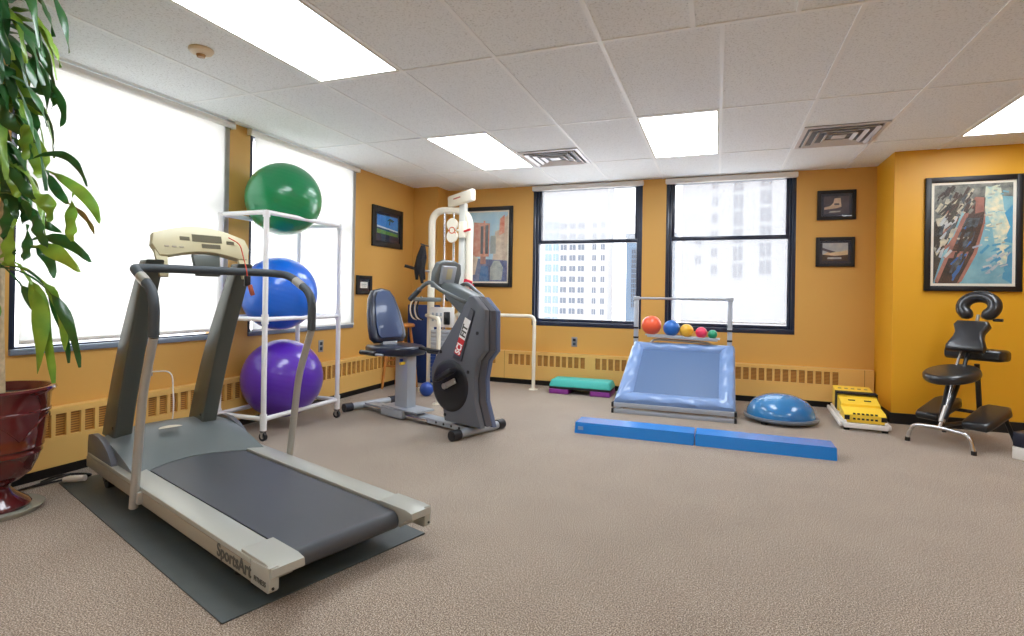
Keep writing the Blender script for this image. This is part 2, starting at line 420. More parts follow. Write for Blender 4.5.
def left_window(i, y0, y1, z0, z1, bot, label_shade):
    w = struct(bpy.data.objects.new('window_%d' % i, None)); COL.objects.link(w); w.location = (XL, (y0 + y1) / 2, z0)
    hw = (y1 - y0) / 2; h = z1 - z0
    b = MB()
    for s in (-1, 1): b.b2((-0.12, s * hw, 0), (0.0, s * (hw - 0.03), h), 0.003)
    b.b2((-0.12, -hw, h - 0.04), (-0.03, hw, h), 0.003)
    b.b2((-0.11, -hw, 1.0), (-0.06, hw, 1.045), 0.003)
    b.ob('window_frame', M['navy'], w)
    b = MB(); b.b2((-0.12, -hw, 0), (-0.012, hw, 0.04), 0.004); b.m(1); b.b2((-0.02, -hw, -0.004), (0.018, hw, 0.03), 0.004); b.ob('sill', [M['navy'], M['grey_sill']], w)
    b = MB(); b.b2((-0.118, -hw + 0.02, 0.03), (-0.112, hw - 0.02, h - 0.03)); b.ob('pane', M['glass'], w)
    r = thing('roller_shade', label_shade, 'window shade', (XL, (y0 + y1) / 2, z1))
    b = MB(); b.cyl((0.026, -hw - 0.03, -0.022), (0.026, hw + 0.03, -0.022), 0.024, 20); b.ob('roller', M['white'], r)
    for s in (-1, 1):
        b = MB(); b.box((0.026, s * (hw + 0.034), -0.022), (0.050, 0.006, 0.054), bev=0.002); b.ob('bracket', M['cream'], r)
    b = MB(); b.b2((0.0035, -hw + 0.045, bot - z1), (0.005, hw + 0.02, -0.02)); b.ob('shade_fabric', M['shade'], r)
    b = MB(); b.b2((0.001, -hw + 0.045, bot - z1 - 0.012), (0.010, hw + 0.02, bot - z1 + 0.012), bev=0.003); b.ob('hem_bar', M['white'], r)
left_window(3, *HL[0], 0.785, 'wide white roller shade lowered over the window behind the treadmill')
left_window(4, *HL[1], 0.755, 'white roller shade lowered over the window behind the rack of big balls')
# daylight through the four openings (portals only guide the sky light)
area('window_portal', (-1.465, YB + 0.18, 1.55), (PI / 2, 0, 0), 1.3, 1.65, True)
area('window_portal', (0.10, YB + 0.18, 1.55), (PI / 2, 0, 0), 1.3, 1.65, True)
area('window_portal', (XL - 0.18, 2.52, 1.55), (PI / 2, 0, PI / 2), 1.4, 1.65, True)
area('window_portal', (XL - 0.18, 4.13, 1.55), (PI / 2, 0, PI / 2), 1.4, 1.65, True)

# ------------------------------------------------------------------ baseboard heaters
def slots(b1, b2, a0, a1, pitch, put):
    n = int((a1 - a0) / pitch); 
    for k in range(n): put(a0 + k * pitch + pitch * 0.2, a0 + k * pitch + pitch * 0.8)
def heater(name_label, p0, p1, to_world, groups, pitch, seams):
    t = thing('baseboard_heater', name_label, 'heater', (*to_world(0, 0), 0), 0)
    o = Vector((*to_world(0, 0), 0))
    def W2(a, d, z): q = to_world(a, d); return (q[0] - o.x, q[1] - o.y, z)
    def bb(b, a0, d0, z0, a1, d1, z1, bev=0.0):
        p, q = W2(a0, d0, z0), W2(a1, d1, z1); b.b2(tuple(min(p[i], q[i]) for i in range(3)), tuple(max(p[i], q[i]) for i in range(3)), bev)
    b = MB()
    bb(b, p0, 0.001, 0.065, p1, 0.05, 0.40)
    bb(b, p0, 0.05, 0.065, p1, 0.075, 0.235, 0.0)
    bb(b, p0, 0.05, 0.365, p1, 0.075, 0.40, 0.0)
    prev = p0; gs = []
    for (g0, g1) in groups:
        bb(b, prev, 0.05, 0.235, g0, 0.075, 0.365)
        a = g0; g = MB(); gs.append(g)
        while a + pitch <= g1 + 1e-6:
            bb(b, a, 0.05, 0.235, a + pitch * 0.14, 0.075, 0.365)
            bb(b, a + pitch * 0.86, 0.05, 0.235, a + pitch, 0.075, 0.365)
            bb(g, a + pitch * 0.14, 0.05, 0.235, a + pitch * 0.86, 0.058, 0.365)
            a += pitch
        prev = a
    bb(b, prev, 0.05, 0.235, p1, 0.075, 0.365)
    b.ob('cover', M['heater'], t, smooth=0); [g.ob('grille', M['grille'], t, smooth=0) for g in gs]
    hm = mat('heater_seam', (150, 108, 40), 0.6)
    for q in seams: s = MB(); bb(s, q - 0.002, 0.0755, 0.065, q + 0.002, 0.077, 0.40); s.ob('seam_strip', hm, t, smooth=0)
    b = MB(); bb(b, p0 + 0.01, 0.0125, 0.0, p1 - 0.01, 0.035, 0.0645); b.ob('plinth', M['black'], t, smooth=0)
heater('long cream-yellow slotted heater cover along the wall under the shaded windows', YF + 0.02, NY - 0.05,
       lambda a, d: (XL + d, a), [(-0.9, 1.2), (1.3, 3.45), (3.55, 5.8)], 0.078, [1.25, 3.5])
heater('golden slotted heater cover under the two clear windows, from corner to corner', NX + 0.02, XC - 0.015,
       lambda a, d: (a, YB - d), [(-3.15, -2.48), (-2.40, -1.35), (-1.32, 1.16)], 0.0751, [-2.44, 1.37])

# ------------------------------------------------------------------ ceiling fixtures
def light(x0, y0, label, i):
    t = thing('ceiling_light', label, 'ceiling light', ((x0 + 0.594 / 2), y0 + 0.635, H), 0, 'recessed fluorescent panels')
    w, l = 0.594 / 2 - 0.012, 0.635 - 0.012
    b = MB()
    for s in (-1, 1):
        b.b2((s * w, -l, -0.006), (s * (w - 0.014), l, -0.0005)); b.b2((-w + 0.014, s * l, -0.006), (w - 0.014, s * (l - 0.014), -0.0005))
    b.ob('frame', M['fixture'], t, smooth=0)
    b = MB(); b.b2((-w + 0.014, -l + 0.014, -0.0045), (w - 0.014, l - 0.014, -0.0008)); b.ob('diffuser', M['diff'], t, smooth=0)
light(-2.371, 1.53, 'large glowing ceiling panel above the treadmill, nearest the left windows', 0)
light(-2.371, 4.085, 'glowing ceiling panel farther back, left of the square air vent', 1)
light(-0.589, 4.085, 'glowing ceiling panel in front of the two back windows', 2)
light(1.787, 4.085, 'glowing ceiling panel cut by the right edge, above the boat picture', 3)
for (x, y, l) in [(-2.371, -1.05, 'added unseen ceiling panel behind the viewer on the window side'), (-0.589, -1.05, 'added unseen ceiling panel behind the viewer, middle of the room'),
                  (1.787, 1.53, 'added unseen ceiling panel right of the viewer, out of the frame'), (1.787, -1.05, 'added unseen ceiling panel behind the viewer on the right')]: light(x, y, l, 4)  # unseen panels added to light the room more evenly

def vent(x0, x1, y0, y1, label):
    t = thing('ceiling_vent', label, 'air vent', ((x0 + x1) / 2, (y0 + y1) / 2, H), 0, 'square ceiling diffusers')
    w, l = (x1 - x0) / 2 - 0.012, (y1 - y0) / 2 - 0.012
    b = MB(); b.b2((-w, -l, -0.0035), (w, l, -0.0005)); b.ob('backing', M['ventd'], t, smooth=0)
    b = MB()
    for s in (-1, 1):
        b.b2((s * w, -l, -0.012), (s * (w - 0.03), l, -0.0036)); b.b2((-w + 0.03, s * l, -0.012), (w - 0.03, s * (l - 0.03), -0.0036))
    b.ob('frame', M['vent'], t, smooth=0)
    for k, f in enumerate((0.80, 0.58, 0.36)):
        b = MB(); a, c = w * f, l * f; tt = 0.028
        for s in (-1, 1):
            b.box((s * a, 0, -0.016), (tt, 2 * c, 0.004), rot=(0, s * 0.5, 0)); b.box((0, s * c, -0.016), (2 * a, tt, 0.004), rot=(-s * 0.5, 0, 0))
        b.ob('blade', M['vent'], t, smooth=0)
    b = MB(); b.box((0, 0, -0.014), (w * 0.34, l * 0.34, 0.006), bev=0.002); b.ob('centre_plate', M['vent'], t, smooth=0)
vent(-1.777, -1.183, 4.765, 5.355, 'square louvred ceiling vent between the glowing panels left of centre')
vent(0.599, 1.193, 4.71, 5.355, 'square louvred ceiling vent above the two small framed pictures')
t = thing('smoke_detector', 'round beige smoke detector on the ceiling above the treadmill', 'smoke detector', (-2.68, 2.20, H - 0.001))
b = MB(); b.lathe([(0, 0), (0.062, 0), (0.064, -0.008), (0.056, -0.02), (0.03, -0.03), (0, -0.03)]); b.ob('housing', M['beige'], t)
b = MB(); b.lathe([(0, -0.0305), (0.024, -0.0305), (0.02, -0.044), (0, -0.046)]); b.ob('sensor', M['bronze'], t)

# ------------------------------------------------------------------ wall outlets
def outlet(loc, rz, label):
    t = thing('wall_outlet', label, 'outlet', loc, rz)
    b = MB(); b.box((0, -0.004, 0), (0.07, 0.006, 0.115), bev=0.002); b.ob('cover_plate', M['outlet'], t)
    for z in (-0.025, 0.025):
        b = MB(); b.box((0, -0.0085, z), (0.034, 0.003, 0.03), bev=0.001); b.ob('socket', M['navy'], t)
outlet((-1.58, YB - 0.001, 0.54), 0, 'steel outlet plate on the back wall below the left window')
outlet((XL + 0.001, 2.60, 0.555), PI / 2, 'steel outlet plate seen between the treadmill uprights')
outlet((XL + 0.001, 4.33, 0.56), PI / 2, 'steel outlet plate right of the purple exercise ball')

# ------------------------------------------------------------------ pictures
def picture(name, label, loc, rz, w, h, fw, matw, layers, fd=0.025, frame_m='black', mat_m='paper', cat='picture'):
    """layers: list of (material, polygon in 0..1 print coordinates)"""
    t = thing(name, label, cat, loc, rz)
    b = MB()
    for s in (-1, 1):
        b.b2((s * w / 2, -fd, -h / 2), (s * (w / 2 - fw), -0.001, h / 2), 0.004)
        b.b2((-w / 2 + fw * 0.9, -fd, s * h / 2), (w / 2 - fw * 0.9, -0.001, s * (h / 2 - fw)), 0.004)
    b.ob('frame', M[frame_m] if isinstance(frame_m, str) else frame_m, t)
    iw, ih = w / 2 - fw, h / 2 - fw
    b = MB(); b.b2((-iw - 0.002, -0.010, -ih - 0.002), (iw + 0.002, -0.002, ih + 0.002)); b.ob('mat_board', M[mat_m] if isinstance(mat_m, str) else mat_m, t, smooth=0)
    pw, ph = iw - matw, ih - matw
    b = MB(); mats = []
    for k, (m, poly) in enumerate(layers):
        if m not in mats: mats.append(m)
        b.m(mats.index(m))
        y = -0.0105 - 0.00002 * k
        b.quad([(-pw + 2 * pw * p[0], y, -ph + 2 * ph * p[1]) for p in poly])
    b.ob('print', mats, t, smooth=0, recalc=False)
    b = MB(); b.b2((-iw, -0.0165, -ih), (iw, -0.0155, ih)); b.ob('glazing', M['glass'], t, smooth=0)
    return t
def ink(name, a, b_, s=8): return mat(name, a, 0.6, rgb2=b_, nscale=s)
full = [(0, 0), (1, 0), (1, 1), (0, 1)]
I = {k: ink('ink_' + k, *v) for k, v in dict(
    water=((96, 150, 168), (150, 200, 206), 5), glint=((240, 226, 186), (150, 190, 190), 22), dark=((36, 40, 40), (82, 78, 66), 14),
    hull=((44, 44, 46), (92, 70, 58), 14), salmon=((182, 124, 106), (136, 92, 84), 12), blue=((44, 92, 150), (70, 120, 170), 10),
    cream=((216, 204, 170), (150, 150, 140), 20), seatg=((98, 108, 112), (50, 56, 64), 24), dock=((76, 84, 82), (150, 150, 140), 24), azure=((60, 140, 180), (84, 160, 190), 6),
    sky=((150, 200, 226), (200, 226, 236), 5), facade=((206, 120, 98), (224, 176, 150), 16), facade2=((222, 208, 186), (190, 170, 150), 16), street=((110, 124, 160), (80, 90, 130), 18),
    window=((84, 92, 96), (56, 60, 66), 20), awn=((180, 186, 178), (140, 150, 150), 12), bsky=((30, 110, 200), (70, 160, 230), 6), palm=((20, 60, 80), (30, 80, 70), 20),
    surf=((232, 240, 244), (190, 214, 230), 20), sea=((24, 60, 110), (20, 90, 120), 10), grass=((110, 160, 60), (60, 120, 70), 16), deep=((14, 26, 56), (20, 40, 70), 10),
    plum=((66, 62, 76), (96, 92, 104), 16), skin=((226, 206, 186), (200, 176, 150), 14), tan=((196, 168, 128), (236, 214, 176), 12), greysk=((150, 160, 176), (206, 206, 196), 10)).items()}
boat = [(I['water'], full),
  (I['azure'], [(0.86, 0.42), (1, 0.40), (1, 0.78), (0.9, 0.70)]), (I['azure'], [(0.88, 0.05), (1, 0.0), (1, 0.3), (0.93, 0.33)]),
  (I['dock'], [(0, 0.55), (0.0, 1), (1, 1), (1, 0.86), (0.7, 0.88), (0.62, 0.8), (0.4, 0.75)]),
  (I['glint'], [(0.66, 0.97), (0.85, 0.95), (0.90, 0.70), (0.97, 0.56), (0.88, 0.40), (0.78, 0.40), (0.74, 0.6), (0.64, 0.75)]),
  (I['glint'], [(0.80, 0.40), (0.96, 0.38), (0.93, 0.2), (0.82, 0.18)]),
  (I['dark'], [(0, 0.0), (0.0, 0.62), (0.18, 0.72), (0.34, 0.90), (0.42, 0.86), (0.30, 0.6), (0.12, 0.3)]),
  (I['cream'], [(0.02, 0.66), (0.24, 0.68), (0.28, 0.60), (0.05, 0.58)]), (I['cream'], [(0.0, 0.36), (0.16, 0.50), (0.2, 0.44), (0.04, 0.28)]),
  (I['cream'], [(0.28, 0.70), (0.36, 0.86), (0.40, 0.84), (0.34, 0.66)]),
  (I['hull'], [(0.02, 0.0), (0.34, 0.0), (0.52, 0.25), (0.64, 0.58), (0.66, 0.86), (0.52, 0.86), (0.38, 0.66), (0.2, 0.35)]),
  (I['salmon'], [(0.02, 0.02), (0.06, 0.0), (0.40, 0.62), (0.56, 0.86), (0.53, 0.87), (0.36, 0.66)]),
  (I['salmon'], [(0.31, 0.0), (0.37, 0.02), (0.56, 0.30), (0.66, 0.60), (0.66, 0.76), (0.63, 0.60), (0.52, 0.32)]),
  (I['salmon'], [(0.53, 0.70), (0.64, 0.72), (0.645, 0.86), (0.54, 0.87)]),
  (I['seatg'], [(0.36, 0.55), (0.56, 0.57), (0.60, 0.66), (0.42, 0.66)]), (I['seatg'], [(0.28, 0.40), (0.50, 0.42), (0.54, 0.52), (0.34, 0.52)]),
  (I['salmon'], [(0.12, 0.26), (0.20, 0.33), (0.46, 0.32), (0.42, 0.25)]), (I['blue'], [(0.24, 0.10), (0.36, 0.30), (0.44, 0.30), (0.34, 0.12), (0.26, 0.04)]),
  (I['cream'], [(0.30, 0.46), (0.46, 0.47), (0.47, 0.45), (0.31, 0.44)])]
def dabs(n, poly_box, names, size, ang, seed):
    rn = random.Random(seed); out = []
    x0, y0, x1, y1, sh = poly_box
    for k in range(n):
        v = rn.random(); y = y0 + (y1 - y0) * v; x = x0 + (x1 - x0) * rn.random() + sh * v
        L_, W_ = size * rn.uniform(0.5, 1.3), size * rn.uniform(0.15, 0.35); a = ang + rn.uniform(-0.35, 0.35)
        c, s_ = math.cos(a), math.sin(a)
        pts = [(x + c * u * L_ - s_ * w_ * W_, y + s_ * u * L_ * 0.72 + c * w_ * W_ * 0.72) for u, w_ in ((-.5, -.5), (.5, -.5), (.5, .5), (-.5, .5))]
        if all(0.005 < q[0] < 0.995 and 0.005 < q[1] < 0.995 for q in pts): out.append((I[rn.choice(names)], pts))
    return out
boat += dabs(60, (0.02, 0.72, 0.5, 0.97, 0.0), ['dark', 'seatg', 'dock', 'cream', 'hull'], 0.14, 0.9, 1)
boat += dabs(36, (0.02, 0.30, 0.20, 0.70, 0.12), ['dark', 'seatg', 'cream', 'greysk', 'hull', 'salmon'], 0.13, 1.0, 2)
boat += dabs(30, (0.16, 0.05, 0.30, 0.62, 0.26), ['dark', 'hull', 'seatg', 'blue', 'dark'], 0.12, 1.05, 3)
boat += dabs(40, (0.66, 0.4, 0.92, 0.97, 0.0), ['glint', 'cream', 'water', 'glint'], 0.07, 0.1, 4)
boat += dabs(30, (0.55, 0.05, 0.95, 0.4, 0.0), ['water', 'azure', 'greysk'], 0.12, 0.5, 5)
picture('framed_picture', 'large black framed picture of moored rowing boats on blue water', (2.03, YC - 0.001, 1.675), 0, 0.68, 0.985, 0.045, 0.022, boat)
city = [(I['sky'], full), (I['facade2'], [(0.62, 0.3), (1, 0.3), (1, 0.95), (0.86, 0.90), (0.82, 0.75), (0.68, 0.72)]), (I['facade'], [(0.10, 0.36), (0.52, 0.36), (0.54, 0.84), (0.12, 0.86)]),
  (I['window'], [(0.30, 0.40), (0.50, 0.40), (0.50, 0.82), (0.30, 0.80)]), (I['facade'], [(0.37, 0.36), (0.42, 0.36), (0.42, 0.88), (0.37, 0.88)]), (I['facade'], [(0.78, 0.66), (0.92, 0.7), (0.92, 0.96), (0.80, 0.9)]),
  (I['awn'], [(0.55, 0.4), (0.70, 0.4), (0.70, 0.66), (0.56, 0.66)]), (I['street'], [(0.0, 0), (1, 0), (1, 0.3), (0.0, 0.34)]), (I['awn'], [(0.56, 0.02), (0.86, 0.02), (0.90, 0.2), (0.8, 0.30), (0.66, 0.30), (0.56, 0.2)]),
  (I['facade2'], [(0.0, 0.08), (0.16, 0.10), (0.24, 0.34), (0.05, 0.40)]), (I['blue'], [(0.26, 0.0), (0.54, 0.0), (0.50, 0.22), (0.32, 0.22)]), (I['salmon'], [(0.3, 0.25), (0.44, 0.25), (0.44, 0.36), (0.3, 0.36)])]
picture('framed_picture', 'tall black framed print of old city buildings behind the weight machine', (-2.71, YB - 0.001, 1.685), 0, 0.66, 1.01, 0.05, 0.02, city)
palm = [(I['bsky'], full), (I['sea'], [(0, 0.36), (1, 0.28), (1, 0.42), (0, 0.5)]), (I['surf'], [(0, 0.47), (1, 0.37), (1, 0.42), (0, 0.55)]), (I['grass'], [(0, 0.2), (1, 0.14), (1, 0.28), (0, 0.40)]), (I['deep'], [(0, 0), (1, 0), (1, 0.16), (0, 0.22)]),
  (I['palm'], [(0.56, 0.62), (0.60, 0.62), (0.64, 0.85), (0.58, 0.85)]), (I['palm'], [(0.45, 0.78), (0.6, 0.92), (0.82, 0.84), (0.72, 0.76), (0.6, 0.82)])]
picture('framed_picture', 'small dark framed seaside picture with palms, high on the corner wall', (XL + 0.001, 5.44, 1.845), PI / 2, 0.62, 0.46, 0.065, 0.03, palm, mat_m='navy')
note = [(I['greysk'], full)]
picture('framed_notice', 'small square dark frame holding a white card, left of the bike seat', (XL + 0.001, 5.0, 1.17), PI / 2, 0.27, 0.205, 0.04, 0.03, [(M['whiteink'], full), (I['greysk'], [(0.15, 0.55), (0.85, 0.55), (0.85, 0.7), (0.15, 0.7)]), (I['greysk'], [(0.15, 0.25), (0.85, 0.25), (0.85, 0.4), (0.15, 0.4)])], mat_m='navy')
s1 = [(I['plum'], full), (I['skin'], [(0.02, 0.25), (0.02, 0.38), (0.25, 0.45), (0.38, 0.62), (0.42, 0.88), (0.66, 0.9), (0.70, 0.40), (0.5, 0.32)]), (I['plum'], [(0.42, 0.5), (0.62, 0.5), (0.60, 0.6), (0.42, 0.6)]), (I['greysk'], [(0.2, 0.08), (0.66, 0.10), (0.66, 0.18), (0.25, 0.16)])]
picture('framed_picture', 'small dark framed picture right of the windows, the upper of two', (1.115, YB - 0.001, 2.05), 0, 0.345, 0.30, 0.035, 0.025, s1, mat_m='navy')
s2 = [(I['greysk'], full), (I['tan'], [(0, 0.35), (0.3, 0.55), (0.6, 0.5), (1, 0.6), (1, 0.3), (0, 0.3)]), (I['plum'], [(0, 0.75), (0.3, 0.6), (0.55, 0.5), (0.3, 0.45), (0, 0.6)]), (I['hull'], [(0, 0), (1, 0), (1, 0.34), (0.5, 0.28), (0, 0.36)]), (I['greysk'], [(0.2, 0.1), (0.75, 0.1), (0.75, 0.2), (0.2, 0.2)])]
picture('framed_picture', 'small dark framed picture right of the windows, the lower of two', (1.11, YB - 0.001, 1.575), 0, 0.345, 0.30, 0.035, 0.025, s2, mat_m='navy')

# ------------------------------------------------------------------ treadmill mat and treadmill
TX, TY, TR = -1.502, 1.343, math.radians(-17.9)
b = MB(); b.b2((-2.02, 0, 0.0005), (0, 0.89, 0.007), 0.002)
tag(b.ob('floor_mat', M['matrub'], loc=(TX, TY, 0), rz=TR), 'thin dark rubber floor mat lying under the treadmill', 'mat')
t = thing('treadmill', 'grey and silver treadmill with curved handrail and khaki console', 'treadmill', (TX, TY, 0.007), TR)
for v0, v1 in ((0.09, 0.20), (0.70, 0.80)):
    b = MB(); b.b2((-1.86, v0, 0.158), (0.0, v1, 0.178), 0.004)
    s = v0 if v0 < 0.4 else v1
    b.m(1); b.b2((-1.88, min(s, s + (0.03 if v0 < 0.4 else -0.03)), 0.10), (0.055, max(s, s + (0.03 if v0 < 0.4 else -0.03)), 0.157), 0.003)
    rail = b.ob('side_rail', [M['tsilver'], M['tside']], t)
    b = MB()
    b.prism([(-0.11, 0.168), (0.06, 0.168), (0.10, 0.160), (0.105, 0.135), (0.09, 0.125), (0.06, 0.12), (0.035, 0.10), (0.025, 0.085), (-0.11, 0.16)], (0.035, v1 + (0.012 if v0 < 0.4 else -0.004), 0.02), (1, 0, 0), (0, 0, 1), v1 - v0 + 0.008, 0.003)
    s0 = v0 - 0.001 if v0 < 0.4 else v1 + 0.001
    b.prism([(-0.03, 0.0985), (0.085, 0.0985), (0.095, 0.108), (0.095, 0.184), (-0.03, 0.174)], (0.035, max(s0, s0 + (0.035 if v0 < .4 else -0.035)), 0), (1, 0, 0), (0, 0, 1), 0.035, 0.003)
    e = b.ob('end_cap', M['tsilver'], t)
    for z in (0.115, 0.165): b = MB(); b.cyl((0.1295, (v0 + 0.012 if v0 < .4 else v1 - 0.012), z), (0.1325, (v0 + 0.012 if v0 < .4 else v1 - 0.012), z), 0.005, 10); b.ob('screw', M['black'], e)
text_mesh('lettering', 'SportsArt', 0.066, M['darkink'], t, (-0.250, 0.0885, 0.1145), (1, 0, 0), (0, 0, 1), sxy=0.98, offset=0.0012)
text_mesh('lettering', 'FITNESS', 0.024, M['darkink'], t, (0.030, 0.0882, 0.1165), (1, 0, 0), (0, 0, 1), sxy=0.95)
# belt with rounded rear roller
b = MB()
prof = [(-1.5, 0.168), (0.02, 0.168)] + [(0.02 + 0.038 * math.sin(a), 0.130 + 0.038 * math.cos(a)) for a in [PI * k / 10 for k in range(1, 10)]] + [(0.02, 0.092), (-1.5, 0.092)]
b.prism(prof, (0, 0.686, 0), (1, 0, 0), (0, 0, 1), 0.686 - 0.216, 0.0)
b.ob('running_belt', M['belt'], t)
b = MB(); b.b2((-1.8, 0.13, 0.075), (-0.08, 0.77, 0.09), 0.003); b.b2((-1.5, 0.195, 0.09), (-0.03, 0.215, 0.152)); b.b2((-1.5, 0.687, 0.09), (-0.03, 0.705, 0.152)); b.ob('deck', M['black'], t)
# motor hood
def hood_pt(i, j):
    v = 0.125 + (0.775 - 0.125) * j; c = abs(j - 0.5) * 2
    uf = -1.40 + 0.17 * (c ** 1.8)
    u = uf + (-1.885 - uf) * i
    prof = 0.172 + 0.135 * math.sin(min(1, i * 1.25) * PI / 2)
    if i > 0.8: prof -= (i - 0.8) * 0.35
    z = 0.172 + (prof - 0.172) * (1 - 0.28 * c ** 4)
    return Vector((u, v, z))
b = MB(); V = b.grid(hood_pt, 20, 20)
ed = [V[0][j] for j in range(21)] + [V[i][20] for i in range(1, 21)] + [V[20][j] for j in range(19, -1, -1)] + [V[i][0] for i in range(19, 0, -1)]
lo = [b.bm.verts.new((q.co.x, q.co.y, 0.10 if q.co.x < -1.45 else 0.165)) for q in ed]
for k in range(len(ed)): b.bm.faces.new((ed[k], ed[(k + 1) % len(ed)], lo[(k + 1) % len(ed)], lo[k]))
hood = b.ob('motor_hood', M['hood'], t, smooth=40)
for v0, v1 in ((0.095, 0.124), (0.776, 0.805)):
    b = MB(); b.prism([(-1.885, 0.10), (-1.885, 0.23), (-1.87, 0.275), (-1.80, 0.29), (-1.70, 0.288), (-1.62, 0.27), (-1.54, 0.235), (-1.48, 0.19), (-1.475, 0.175), (-1.475, 0.10)], (0, v1, 0), (1, 0, 0), (0, 0, 1), v1 - v0, 0.004)
    b.ob('hood_fender', M['bikegrey'], t)
b = MB(); b.prism([(0.06 * math.cos(a), 0.045 * math.sin(a)) for a in [PI * k / 10 for k in range(11)]], (-1.60, 0.41, 0.3015), (0, 1, 0), (-1, 0, 0.06), 0.0015); b.ob('badge', M['cream'], hood)
# uprights
base_c, top_c = Vector((-1.77, 0, 0.26)), Vector((-1.27, 0, 1.235))
def post_poly():
    fr, bk = [], []
    for k in range(9):
        s = k / 8; c = base_c.lerp(top_c, s); bow = -0.05 * math.sin(PI * s)
        wd = 0.105 * (1 - 0.55 * s)
        fr.append((c.x + wd + bow * 0.6, c.z - wd * 0.0)); bk.append((c.x - wd + bow, c.z + 0.0))
    return fr + bk[::-1]
for v in (0.155, 0.60):
    b = MB(); b.prism(post_poly(), (0, v + 0.085, 0), (1, 0, 0), (0, 0, 1), 0.085, 0.012, 3); up = b.ob('upright', M['post'], t)
    b = MB(); b.cyl((-1.68, v - 0.003, 0.33), (-1.68, v + 0.088, 0.33), 0.008, 10); b.ob('bolt', M['black'], up)
# console
fn = Vector((0.42, 0, 0.91)).normalized(); eyc = Vector((-0.30, 0, 0.954)).normalized()
def arc(v0, v1, z0, zm, n=10): return [(v0 + (v1 - v0) * k / n, z0 + (zm - z0) * math.sin(PI * k / n)) for k in range(n + 1)]
co = (-1.255, 0, 1.262)
face = arc(0.205, 0.665, 0.12, 0.175) + [(0.685, 0.06), (0.665, 0.0)] + [(p[0], p[1]) for p in arc(0.62, 0.27, 0.0, 0.03)] + [(0.225, 0.0), (0.195, 0.06)]
b = MB(); b.prism(face, co, (0, 1, 0), eyc, -0.05, 0.008, 2)
con = b.ob('console', M['console'], t)
nrm = Vector((0, 1, 0)).cross(eyc)
def cpt(v, w, d=0.001): return Vector(co) + Vector((0, v, 0)) + eyc * w + nrm * d
def panel(v0, v1, w0, w1, nm, m, h=0.0025):
    b = MB(); b.prism([(v0, w0), (v1, w0), (v1, w1), (v0, w1)], Vector(co) + nrm * 0.0002, (0, 1, 0), eyc, h); return b.ob(nm, m, con, smooth=0)
panel(0.385, 0.535, 0.085, 0.125, 'display', M['screen']); panel(0.43, 0.525, 0.052, 0.074, 'display', M['screen'])
panel(0.325, 0.372, 0.088, 0.108, 'button_panel', M['screen']); panel(0.56, 0.60, 0.082, 0.10, 'button_panel', M['screen'])
for k in range(3): panel(0.25 + k * 0.035, 0.27 + k * 0.035, 0.045, 0.053, 'button', M['tside'])
for v in (0.235, 0.645):
    b = MB(); b.prism([(v - 0.03, 0.03), (v + 0.03, 0.03), (v + 0.025, -0.11), (v - 0.015, -0.11)], Vector(co) - nrm * 0.03, (0, 1, 0), eyc, 0.022, 0.004); b.ob('console_arm', M['console'], t)
b = MB(); b.prism([(0.385, 0.02), (0.525, 0.02), (0.515, -0.095), (0.395, -0.095)], Vector(co) - nrm * 0.045, (0, 1, 0), eyc, 0.03, 0.006); b.ob('console_neck', M['post'], t)
# handrail
def hp(v): return [(-1.06, v, 0.085), (-0.965, v, 0.62), (-0.845, v, 0.88), (-0.84, v, 1.02), (-0.88, v, 1.09), (-1.08, v, 1.175), (-1.15, v, 1.185)]
vn, vf = 0.068, 0.82
b = MB()
b.tube([hp(vn)[2], hp(vn)[3], hp(vn)[4], hp(vn)[5], (-1.16, vn + 0.02, 1.187), (-1.19, 0.2, 1.19), (-1.19, 0.66, 1.19), (-1.16, vf - 0.03, 1.187), hp(vf)[5], hp(vf)[4], hp(vf)[3], hp(vf)[2]], 0.0215, 14, 0.05)
hr = b.ob('handrail', M['foam'], t)
for v in (vn, vf):
    b = MB(); b.tube([hp(v)[0], hp(v)[1], hp(v)[2]], 0.0185, 14, 0.08)
    lg = b.ob('rail_leg', M['steel'], t)
    b = MB(); s = 1 if v < 0.4 else -1; b.box((-1.03, v + s * 0.012, 0.135), (0.04, 0.022, 0.055), bev=0.004); b.ob('mounting_bracket', M['steel'], lg)
    b = MB(); p0, p1 = Vector(hp(v)[4]), Vector(hp(v)[5]); b.cyl(p0.lerp(p1, 0.30), p0.lerp(p1, 0.66), 0.0235, 16); b.ob('sleeve', M['steel'], hr)
b = MB(); b.tube([cpt(0.57, 0.12, 0.01), cpt(0.62, 0.08, 0.03), (-1.18, 0.62, 1.22), (-1.165, 0.62, 1.19), (-1.16, 0.62, 1.13)], 0.0028, 8, 0.03); b.ob('safety_cord', M['redcord'], t)
b = MB(); b.box((-1.16, 0.62, 1.14), (0.02, 0.03, 0.055), bev=0.004); b.m(1); b.box((-1.155, 0.64, 1.09), (0.018, 0.022, 0.06), rot=(0.3, 0, 0), bev=0.004); b.ob('safety_clip', [M['black'], mat('red_clip', (176, 90, 66), 0.4)], t)
for (u, v, nm) in ((-1.72, 0.16, 1), (-1.72, 0.74, 1), (-0.28, 0.2, 0), (-0.28, 0.7, 0)):
    b = MB()
    if nm: b.cyl((u, v - 0.02, 0.042), (u, v + 0.02, 0.042), 0.04, 20); b.b2((u - 0.02, v - 0.03, 0.04), (u + 0.02, v + 0.03, 0.10))
    else: b.cyl((u, v, 0.0), (u, v, 0.02), 0.03, 18); b.cyl((u, v, 0.02), (u, v, 0.095), 0.012, 12)
    b.ob('wheel' if nm else 'foot', M['black'], t)
b = MB(); b.tube([(-1.90, 0.09, 0.03), (-1.99, 0.02, 0.018)], 0.017, 12); b.ob('levelling_foot', M['bwhite'], t)
